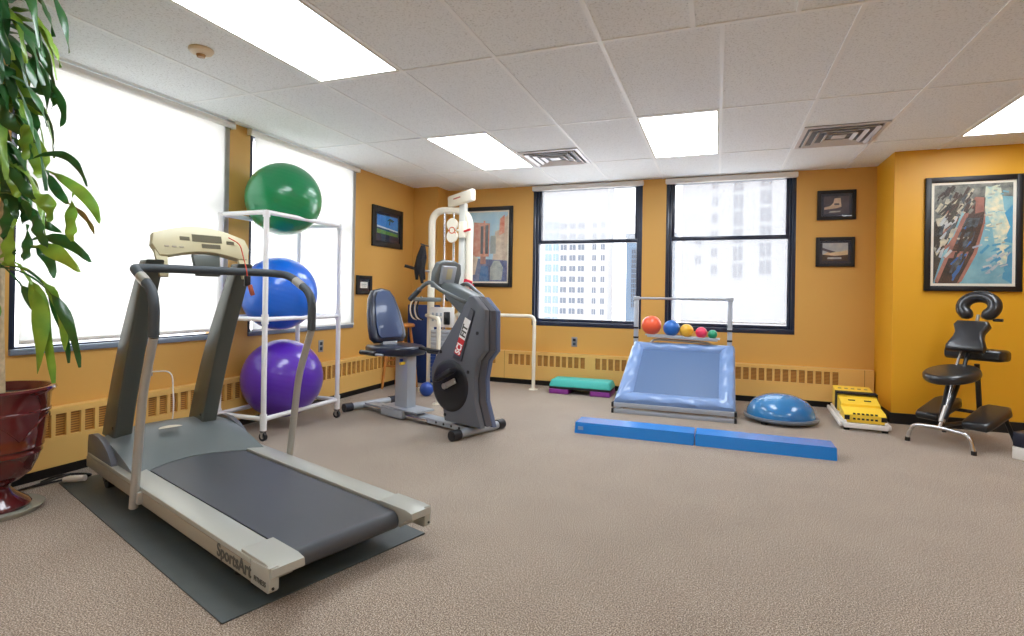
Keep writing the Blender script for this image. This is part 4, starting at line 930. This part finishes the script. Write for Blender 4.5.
b = MB(); b.prism([(-0.13, 0.09), (-0.14, 0.155), (0.0, 0.185), (0.02, 0.09)], (-0.14, 0, 0), (0, 1, 0), (0, 0, 1), 0.28, 0.006, 2); b.m(1); b.box((-0.055, -0.065, 0.1735), (0.05, 0.014, 0.004), rot=(0.21, 0, 0)); b.box((0.06, -0.065, 0.1735), (0.05, 0.014, 0.004), rot=(0.21, 0, 0)); b.ob('middle_board', [M['yellow'], M['black']], t)
b = MB(); b.prism([(0.03, 0.07), (0.025, 0.19), (0.36, 0.225), (0.37, 0.07)], (-0.145, 0, 0), (0, 1, 0), (0, 0, 1), 0.29, 0.008, 2); b.m(1)
for k in range(5): b.box((-0.10 + 0.05 * k, 0.27, 0.2165), (0.026, 0.022, 0.003), rot=(0.10, 0, 0))
b.ob('heel_board', [M['yellow'], mat('grey_print', (150, 140, 110), 0.5)], t)
b = MB()
b.prism([(-0.1475, 0.08), (-0.1475, 0.204), (0.1475, 0.204), (0.1475, 0.08), (0.151, 0.08), (0.151, 0.212), (-0.151, 0.212), (-0.151, 0.08)], (0, 0.15, 0), (1, 0, 0), (0, 0, 1), 0.11); b.ob('strap', M['fabricblk'], t)
for (x, y) in ((-0.13, -0.35), (0.13, -0.35), (-0.13, 0.38), (0.13, 0.38)):
    b = MB(); b.cyl((x - 0.02, y, 0.018), (x + 0.02, y, 0.018), 0.018, 14); b.ob('wheel', M['black'], t)
t.scale = (1.05, 1.05, 1.18)

# ------------------------------------------------------------------ massage chair
th = math.atan2(0.742, 0.67)
t = thing('massage_chair', 'black padded kneeling massage chair under the boat picture', 'massage chair', (1.57, 4.95, 0), th)
# local x = from the front bar to the rear legs, local y = to the left; -y is right side
def padm(outline, o, ex, ey, h, nm, bev=0.022, par=None):
    b = MB(); b.prism(outline, o, ex, ey, h, bev, 4); return b.ob(nm, M['vinylblk'], par or t, smooth=55)
b = MB(); b.tube([(-0.0, 0.215, 0.012), (0.0, 0.19, 0.135), (0.0, 0, 0.15), (0.0, -0.19, 0.135), (0.0, -0.215, 0.012)], 0.015, 14, 0.06); fr_ = b.ob('front_foot_bar', M['chrome'], t)
b = MB()
for y in (0.215, -0.215): b.cyl((0, y, 0.0), (0, y * 0.995, 0.03), 0.018, 14)
b.ob('rubber_tip', M['black'], fr_)
b = MB(); b.tube([(0.0, 0, 0.15), (0.09, 0, 0.25), (0.20, 0, 0.50)], 0.014, 12, 0.03); b.m(1); b.tube([(0.03, 0, 0.19), (0.10, 0, 0.30)], 0.021, 14); b.ob('adjustable_post', [M['chrome'], M['steel']], t)
def rod(nm, pts, r, m='plast_black', f=0.04):
    b = MB(); b.tube(pts, r, 10, f); return b.ob(nm, M[m], t)
rod('seat_strut', [(0.20, 0.03, 0.50), (0.08, 0.03, 0.20)], 0.016)
rod('main_strut', [(0.55, 0, 0.60), (0.62, 0, 0.10)], 0.018)
rod('chest_strut', [(0.02, -0.03, 0.22), (0.22, -0.03, 0.50), (0.46, 0, 0.78)], 0.014)
rod('chest_strut', [(0.24, 0.035, 0.46), (0.40, 0.035, 0.74)], 0.010, 'chrome')
rod('rear_leg', [(0.50, -0.18, 0.27), (0.60, -0.24, 0.0)], 0.016); rod('rear_leg', [(0.50, 0.18, 0.27), (0.60, 0.24, 0.0)], 0.016)
rod('cross_bar', [(0.52, -0.2, 0.22), (0.52, 0.2, 0.22)], 0.014); rod('centre_rail', [(0.04, 0, 0.165), (0.62, 0, 0.14)], 0.016)
el = [(0.22 * math.cos(a), 0.17 * math.sin(a)) for a in [2 * PI * k / 28 for k in range(28)]]
padm(el, (0.17, 0, 0.505), Vector((0.985, 0, 0.17)).normalized(), (0, 1, 0), 0.07, 'seat', 0.03)
kn = [(-0.20, -0.075), (-0.15, -0.09), (0.13, -0.10), (0.20, -0.07), (0.20, 0.07), (0.13, 0.10), (-0.15, 0.09), (-0.20, 0.075)]
for y, x_ in ((0.165, 0.36), (-0.185, 0.27)): padm(kn, (x_, y, 0.205), Vector((0.96, 0, 0.26)).normalized(), (0, 1, 0), 0.065, 'knee_pad', 0.026)
ch = [(-0.125, 0), (0.125, 0), (0.13, 0.04), (0.10, 0.11), (0.095, 0.15), (0.12, 0.21), (0.10, 0.245), (-0.10, 0.245), (-0.12, 0.21), (-0.095, 0.15), (-0.10, 0.11), (-0.13, 0.04)]
tc_ = Vector((0.50, 0, 0.866)).normalized()
padm([(p[0], p[1] * 1.08) for p in ch], (0.32, 0, 0.725), (0, 1, 0), tc_, -0.07 * -1, 'chest_pad', 0.025)
ar = [(-0.09, -0.27), (-0.05, -0.30), (0.05, -0.30), (0.09, -0.26), (0.09, 0.26), (0.05, 0.30), (-0.05, 0.30), (-0.09, 0.27)]
padm([(p[0], p[1] * 0.66) for p in ar], (0.54, 0.0, 0.635), (1, 0, 0), (0, 1, 0), 0.09, 'arm_rest', 0.028)
# horseshoe face cushion
b = MB(); P_ = []; 
cc = Vector((0.56, 0, 1.055)); e1 = Vector((0, 1, 0)); e2 = Vector((0.30, 0, 0.954)).normalized() ; rr2 = []
for k in range(25):
    a = math.radians(-62 + 304 * k / 24); P_.append(cc + e1 * 0.105 * math.cos(a) + e2 * 0.085 * math.sin(a))
    rr2.append(0.047 if 0 < k < 24 else 0.036)
b.tube([P_[0] + (P_[0] - P_[1]) * 0.9] + P_ + [P_[-1] + (P_[-1] - P_[-2]) * 0.9], [0.012] + rr2 + [0.012], 18); b.ob('face_cushion', M['vinylblk'], t, smooth=60)
rod('face_cushion_post', [(0.48, 0, 0.80), (0.56, 0, 0.99)], 0.012, 'steel'); rod('knob', [(0.55, -0.10, 0.955), (0.55, -0.16, 0.955)], 0.012)

# dark bench corner at the right edge
t = thing('foot_bench', 'blue-grey padded box at the right edge beside the massage chair', 'bench', (2.13, 4.79, 0), math.radians(42))
b = MB(); b.b2((-0.10, -0.13, 0), (0.34, 0.15, 0.085), 0.004); b.ob('base', M['bwhite'], t)
b = MB(); b.b2((-0.10, -0.13, 0.0855), (0.34, 0.15, 0.19), 0.012); b.ob('cushion', M['vinylblue'], t)

# ------------------------------------------------------------------ potted plant
PC = Vector((-3.26, 1.60, 0))
Rr = Vector((0.9359, 0.3523, 0)); Fw = Vector((-0.3523, 0.9359, 0))
t = thing('potted_plant', 'tall leafy dracaena in a glossy oxblood urn by the left window', 'plant', (PC.x, PC.y, 0.022))
b = MB(); b.lathe([(0, 0), (0.128, 0), (0.133, 0.012), (0.12, 0.03), (0.075, 0.065), (0.052, 0.095), (0.058, 0.115), (0.09, 0.13), (0.13, 0.165), (0.155, 0.22), (0.168, 0.26), (0.172, 0.262), (0.172, 0.272), (0.170, 0.275), (0.174, 0.29), (0.178, 0.292), (0.178, 0.302), (0.176, 0.305), (0.19, 0.40), (0.197, 0.46), (0.203, 0.462), (0.203, 0.472), (0.198, 0.475), (0.204, 0.55), (0.218, 0.562), (0.224, 0.574), (0.218, 0.585), (0.20, 0.585), (0.19, 0.56), (0.185, 0.52), (0, 0.52)], seg=56)
pt = b.ob('urn', M['pot'], t, smooth=50)
b = MB(); b.lathe([(0, 0.545), (0.187, 0.54), (0.186, 0.52)], seg=32); b.ob('soil', M['soil'], t)
vd = Vector((0.72, -0.69, 0)).normalized(); sd = vd.cross(Vector((0, 0, 1)))
b = MB(); cr_ = vd.copy()
rc = vd * 0.186 + Vector((0, 0, 0.395)); ax_ = (vd + Vector((0, 0, -0.12))).normalized()
b.lathe([(0.040, -0.006), (0.040, 0.006), (0.034, 0.010), (0.031, 0.004), (0, 0.004)], rc, ax_, 28)
for k in range(5):
    a = 2 * PI * k / 5; q = rc + ax_ * 0.005 + (sd * math.cos(a) + Vector((0, 0, 1)) * math.sin(a)) * 0.018; b.sphere(q, 0.009, seg=12, rings=8)
b.sphere(rc + ax_ * 0.006, 0.007, seg=12, rings=8); b.ob('rosette', M['pot'], pt)
b = MB()
def swag(a0):
    pts = []
    for k in range(13):
        u = k / 12; a = a0 + (u - 0.5) * 1.5; z = 0.465 - 0.13 * (abs(u - 0.5) * 2) ** 1.3 if False else 0.34 + 0.11 * math.sin(PI * u)
        r = 0.183 + (z - 0.3) * 0.09; pts.append((r * math.cos(a), r * math.sin(a), z))
    return pts
for a0 in (-0.77, 0.8, -2.34, 2.37): b.tube(swag(a0), 0.004, 6)
b.ob('swag_relief', M['pot'], pt)
b = MB()
b.tube([(0, 0, 0.53), (-0.012, 0.005, 0.8), (-0.02, 0, 1.10), (-0.03, 0.01, 1.18)], [0.030, 0.024, 0.022, 0.014], 14)
b.tube([(-0.05, -0.06, 0.53), (-0.09, -0.08, 1.1), (-0.11, -0.08, 1.7), (-0.12, -0.06, 2.2)], [0.026, 0.022, 0.02, 0.012], 14)
b.tube([(-0.09, 0.04, 0.53), (-0.12, 0.06, 1.2), (-0.10, 0.08, 1.75)], [0.024, 0.02, 0.014], 14)
b.tube([Vector((-0.12, -0.06, 1.7)), Rr * 0.10 + Fw * -0.22 + Vector((0, 0, 1.92)), Rr * 0.26 + Fw * -0.42 + Vector((0, 0, 2.26))], [0.018, 0.015, 0.01], 12)
b.ob('trunk', M['trunk'], t)
LEAVES = [(-0.11, 2.59, 0.01, 2.47, -0.0, 2.32, 0.107, 0), (0.04, 2.37, 0.21, 2.27, 0.33, 2.1, 0.029, 0), (-0.06, 2.37, 0.11, 2.33, 0.07, 2.29, 0.039, 0), (-0.06, 2.27, 0.06, 2.2, 0.16, 2.03, 0.068, 0), (0.04, 2.27, 0.21, 2.18, 0.29, 2.03, 0.039, 0), (0.02, 2.2, 0.16, 2.13, 0.22, 1.93, 0.039, 0), (-0.03, 2.27, 0.02, 2.16, 0.07, 2.08, 0.087, 1), (-0.06, 2.17, 0.04, 2.03, 0.12, 1.95, 0.087, 1), (0.04, 2.08, 0.16, 2.05, 0.21, 2.02, 0.039, 0), (0.07, 2.0, 0.19, 1.96, 0.23, 1.89, 0.039, 0), (-0.08, 2.39, -0.03, 2.05, -0.03, 1.76, 0.078, 0), (-0.0, 1.92, 0.07, 1.76, 0.1, 1.64, 0.097, 1), (-0.03, 1.82, 0.02, 1.64, 0.04, 1.53, 0.078, 1), (0.12, 1.88, 0.2, 1.79, 0.24, 1.67, 0.068, 1), (0.15, 1.71, 0.33, 1.72, 0.46, 1.57, 0.034, 0), (0.17, 1.67, 0.34, 1.56, 0.44, 1.41, 0.058, 1), (0.2, 1.66, 0.29, 1.56, 0.37, 1.49, 0.044, 0), (0.34, 1.55, 0.37, 1.4, 0.42, 1.31, 0.058, 1), (0.1, 1.54, 0.2, 1.51, 0.22, 1.41, 0.078, 1), (0.05, 1.54, 0.08, 1.45, 0.2, 1.37, 0.058, 0), (0.0, 1.52, 0.01, 1.4, 0.04, 1.32, 0.068, 0), (-0.04, 1.42, -0.02, 1.3, -0.0, 1.15, 0.068, 0), (0.08, 1.42, 0.06, 1.27, 0.1, 1.2, 0.068, 1), (0.15, 1.47, 0.22, 1.37, 0.25, 1.28, 0.058, 0), (0.1, 1.4, 0.13, 1.28, 0.13, 1.22, 0.049, 0), (0.25, 1.52, 0.3, 1.45, 0.35, 1.36, 0.024, 2), (-0.05, 1.86, -0.02, 1.71, -0.01, 1.6, 0.068, 1), (-0.13, 2.2, -0.05, 1.95, -0.0, 1.81, 0.087, 0), (-0.15, 2.0, -0.07, 1.76, -0.02, 1.57, 0.087, 0), (-0.12, 1.76, -0.06, 1.56, -0.03, 1.39, 0.087, 0), (-0.03, 2.05, 0.05, 1.91, 0.14, 1.81, 0.078, 0), (-0.05, 2.0, 0.02, 1.96, 0.09, 1.86, 0.068, 0), (0.02, 1.69, 0.1, 1.59, 0.16, 1.5, 0.058, 0), (-0.11, 2.49, -0.04, 2.37, -0.07, 2.2, 0.087, 1), (-0.01, 2.39, 0.05, 2.3, 0.05, 2.2, 0.058, 0), (0.0, 2.15, 0.09, 2.1, 0.08, 2.01, 0.058, 0), (0.05, 1.81, 0.14, 1.76, 0.19, 1.69, 0.049, 0), (-0.1, 1.61, -0.02, 1.52, 0.01, 1.41, 0.078, 0), (0.06, 2.2, 0.14, 2.05, 0.15, 1.91, 0.039, 0),
 (-0.03, 1.2, 0.18, 1.34, 0.42, 1.22, 0.053, 0), (-0.03, 1.22, 0.18, 1.29, 0.39, 1.17, 0.063, 1), (-0.03, 1.19, 0.13, 1.29, 0.22, 1.14, 0.053, 0), (-0.02, 1.2, 0.23, 1.11, 0.36, 0.8, 0.049, 1), (-0.0, 1.19, 0.28, 1.06, 0.43, 0.72, 0.044, 0), (-0.03, 1.22, 0.15, 1.08, 0.19, 0.68, 0.063, 1), (-0.02, 1.2, 0.18, 1.08, 0.26, 0.72, 0.053, 0), (-0.03, 1.19, 0.11, 1.13, 0.24, 0.63, 0.068, 1), (-0.03, 1.21, 0.08, 1.1, 0.18, 0.9, 0.044, 0), (-0.03, 1.2, -0.01, 1.03, -0.02, 0.88, 0.049, 1)]
def leaf(b, p0, p1, p2, w, stalk, ph, side):
    n = 18; ring = []
    # quadratic through the middle point
    c = 2 * p1 - 0.5 * (p0 + p2)
    pts = [(1 - u) ** 2 * p0 + 2 * u * (1 - u) * c + u * u * p2 for u in [k / n for k in range(n + 1)]]
    prev = None
    for k, p in enumerate(pts):
        u = k / n
        tg_ = (pts[min(k + 1, n)] - pts[max(k - 1, 0)]).normalized()
        s = tg_.cross(side).normalized()
        if u < stalk: ww = 0.004
        else:
            q = (u - stalk) / (1 - stalk); ww = 0.004 + w / 2 * (math.sin(PI * min(1, q ** 0.85)) ** 0.65) * (1 - 0.25 * q)
            if q > 0.995: ww = 0.002
        wave = 0.15 * w * math.sin(u * 17 + ph); nn = tg_.cross(s)
        l = p - s * ww + nn * (wave + ww * 0.30); r = p + s * ww + nn * (-wave * 0.8 + ww * 0.30)
        ring.append([b.bm.verts.new(l), b.bm.verts.new(p), b.bm.verts.new(r)])
    for k in range(n):
        for j in (0, 1):
            f = b.bm.faces.new((ring[k][j], ring[k][j + 1], ring[k + 1][j + 1], ring[k + 1][j])); f.material_index = b.mi
b = MB()
for i, (a0, z0, a1, z1, a2, z2, w, k) in enumerate(LEAVES):
    d = random.uniform(-0.10, 0.12) if i < 39 else random.uniform(-0.08, 0.06)
    sc_ = 1.0
    if max(z0, z1) > 2.40: d = -0.36; sc_ = 0.865
    def pp(a, z, dd): return Rr * ((a + 0.03) * sc_ + (0.32 if sc_ < 1 else 0)) + Fw * dd + Vector((0, 0, CAM_H + (z - CAM_H) * sc_ - 0.022))
    b.m(k)
    side = (Fw * -1 + Rr * random.uniform(-0.35, 0.35) + Vector((0, 0, random.uniform(0.1, 0.5)))).normalized()
    d1 = d + random.uniform(-0.05, 0.02)
    leaf(b, pp(a0, z0, d * 0.5), pp(a1, z1, d1), pp(a2, z2, d1 + random.uniform(-0.04, 0.04)), w * (0.92 if i < 39 else 1.1), 0.12 if i < 39 else 0.5, random.uniform(0, 6), side)
# leaves further back inside the crown
for i in range(70):
    z0 = random.uniform(1.5, 2.3); an = random.uniform(0, 2 * PI); rad_ = random.uniform(0.14, 0.34)
    p0 = Vector((-0.11, -0.05, z0)); dr = Vector((math.cos(an), math.sin(an), 0))
    if p0.x + dr.x * rad_ < -0.3: dr.x *= 0.3
    p1 = p0 + dr * rad_ * 0.7 + Vector((0, 0, 0.02)); p2 = p0 + dr * rad_ + Vector((0, 0, -random.uniform(0.16, 0.34)))
    b.m(random.choice((0, 0, 1)))
    leaf(b, p0, p1, p2, random.uniform(0.035, 0.06), 0.15, random.uniform(0, 6), (Vector((dr.y, -dr.x, 0)).cross(p2 - p0)).normalized())
for i in range(40):
    an = random.uniform(-0.9, 2.4); p0 = Rr * random.uniform(0.20, 0.40) + Fw * random.uniform(-0.50, -0.36) + Vector((0, 0, random.uniform(1.92, 2.33)))
    dr = Rr * math.cos(an) + Fw * -math.sin(an) * 0.6; rad_ = random.uniform(0.14, 0.27)
    p1 = p0 + dr * rad_ * 0.65 + Vector((0, 0, random.uniform(-0.02, 0.02))); p2 = p0 + dr * rad_ + Vector((0, 0, -random.uniform(0.14, 0.30)))
    b.m(random.choice((0, 0, 1, 1)))
    leaf(b, p0, p1, p2, random.uniform(0.04, 0.07), 0.12, random.uniform(0, 6), (dr.cross(Vector((0, 0, 1))).cross(p2 - p0)).normalized())
b.ob('foliage', [M['leaf'], M['leafl'], M['leafb']], t, smooth=60, recalc=False)
b = MB(); b.lathe([(0, 0.004), (0.16, 0.004), (0.178, 0.024), (0.184, 0.024), (0.168, 0.0), (0, 0.0)], seg=40); b.lathe([(0, 0.020), (0.13, 0.020), (0.13, 0.004), (0, 0.004)], seg=32)
tag(b.ob('plant_saucer', M['saucer'], loc=(PC.x, PC.y, 0.0005)), 'pale plastic saucer under the oxblood plant urn', 'saucer')

# ------------------------------------------------------------------ city outside
bw1 = mat('pale_facade', (124, 122, 122), 0.8); bw2 = mat('warm_white_facade', (116, 114, 114), 0.8); bg_ = mat('city_glass', (72, 76, 84), 0.5, spec=0.2); bgl = mat('city_blue_glass', (92, 106, 122), 0.5, spec=0.2); bd = mat('tinted_city_glass', (44, 46, 54), 0.5, spec=0.2)
def tower(name, label, x0, x1, y, z0, z1, wm, wins):
    t = thing(name, label, 'building', ((x0 + x1) / 2, y, z0)); cx = (x0 + x1) / 2
    b = MB(); b.b2((x0 - cx, 0, 0), (x1 - cx, 9, z1 - z0)); b.b2((x0 - cx - 0.4, -0.4, z1 - z0), (x1 - cx + 0.4, 9.4, z1 - z0 + 1.2)); b.ob('facade', wm, t, smooth=0)
    me = {}
    for (wx0, wx1, wz0, wz1, m) in wins:
        key = (round(wx1 - wx0, 2), round(wz1 - wz0, 2), m.name)
        if key not in me:
            b = MB(); w, h = wx1 - wx0, wz1 - wz0; b.b2((-w / 2, -0.15, -h / 2), (w / 2, 0.0, h / 2)); b.m(1); b.b2((-0.06, -0.22, -h / 2), (0.06, -0.15, h / 2)); b.b2((-w / 2, -0.3, -h / 2 - 0.2), (w / 2, 0.0, -h / 2)); o = b.ob('window', [m, wm], t, smooth=0); me[key] = o.data
        else:
            o = bpy.data.objects.new('window', me[key]); COL.objects.link(o); o.parent = t
        o.location = ((wx0 + wx1) / 2 - cx, 0, (wz0 + wz1) / 2 - z0)
FL = 3.0
wA = []
for k in range(-3, 9):
    z = -3.2 + k * FL
    for x in (-41.0, -38.4, -35.9): wA.append((x - 0.85, x + 0.85, z - 1.1, z + 0.4, bg_))
    for x in (-32.2, -29.8): wA.append((x - 0.5, x + 0.5, z - 1.1, z + 0.4, bg_))
for (x0_, x1_) in ((-46.4, -44.4), (-44.0, -42.3)):
    for k in range(-3, 9): wA.append((x0_, x1_ - 0.2, -4.4 + k * FL, -2.4 + k * FL, bgl))
tower('apartment_tower', 'pale apartment tower with rows of small windows seen through the left pane', -52, -28.5, 150, -45, 40, bw1, wA)
wB = [(-24.8 + 0.55 * 2 * i, -24.8 + 0.55 * 2 * i + 0.95, -5 + 1.5 * j if j > 0 else -5, -5 + 1.5 * j + 1.25, bg_) for i in range(6) for j in range(1, 13)]
wB = [(a, b_, c + 1, d + 1, m) for (a, b_, c, d, m) in wB]
tower('glass_office_building', 'blue-grey glass office building at the right side of the left pane', -26.5, -12, 170, -45, 19, bgl, wB)
wC = []
for k in range(0, 7):
    z = 6.0 + k * 4.4
    wC += [(3.6, 5.8, z, z + 3.6, bd), (9.8, 12.4, z + 1, z + 4.4, bd), (-1.6, -0.2, z + 1, z + 3.2, bd)]
for z in (9.5, 14.5): wC.append((-5.5, -4.1, z, z + 2.2, bd))
tower('office_tower', 'washed-out white office tower filling the view of the right window', -9, 26, 150, -45, 48, bw2, wC)
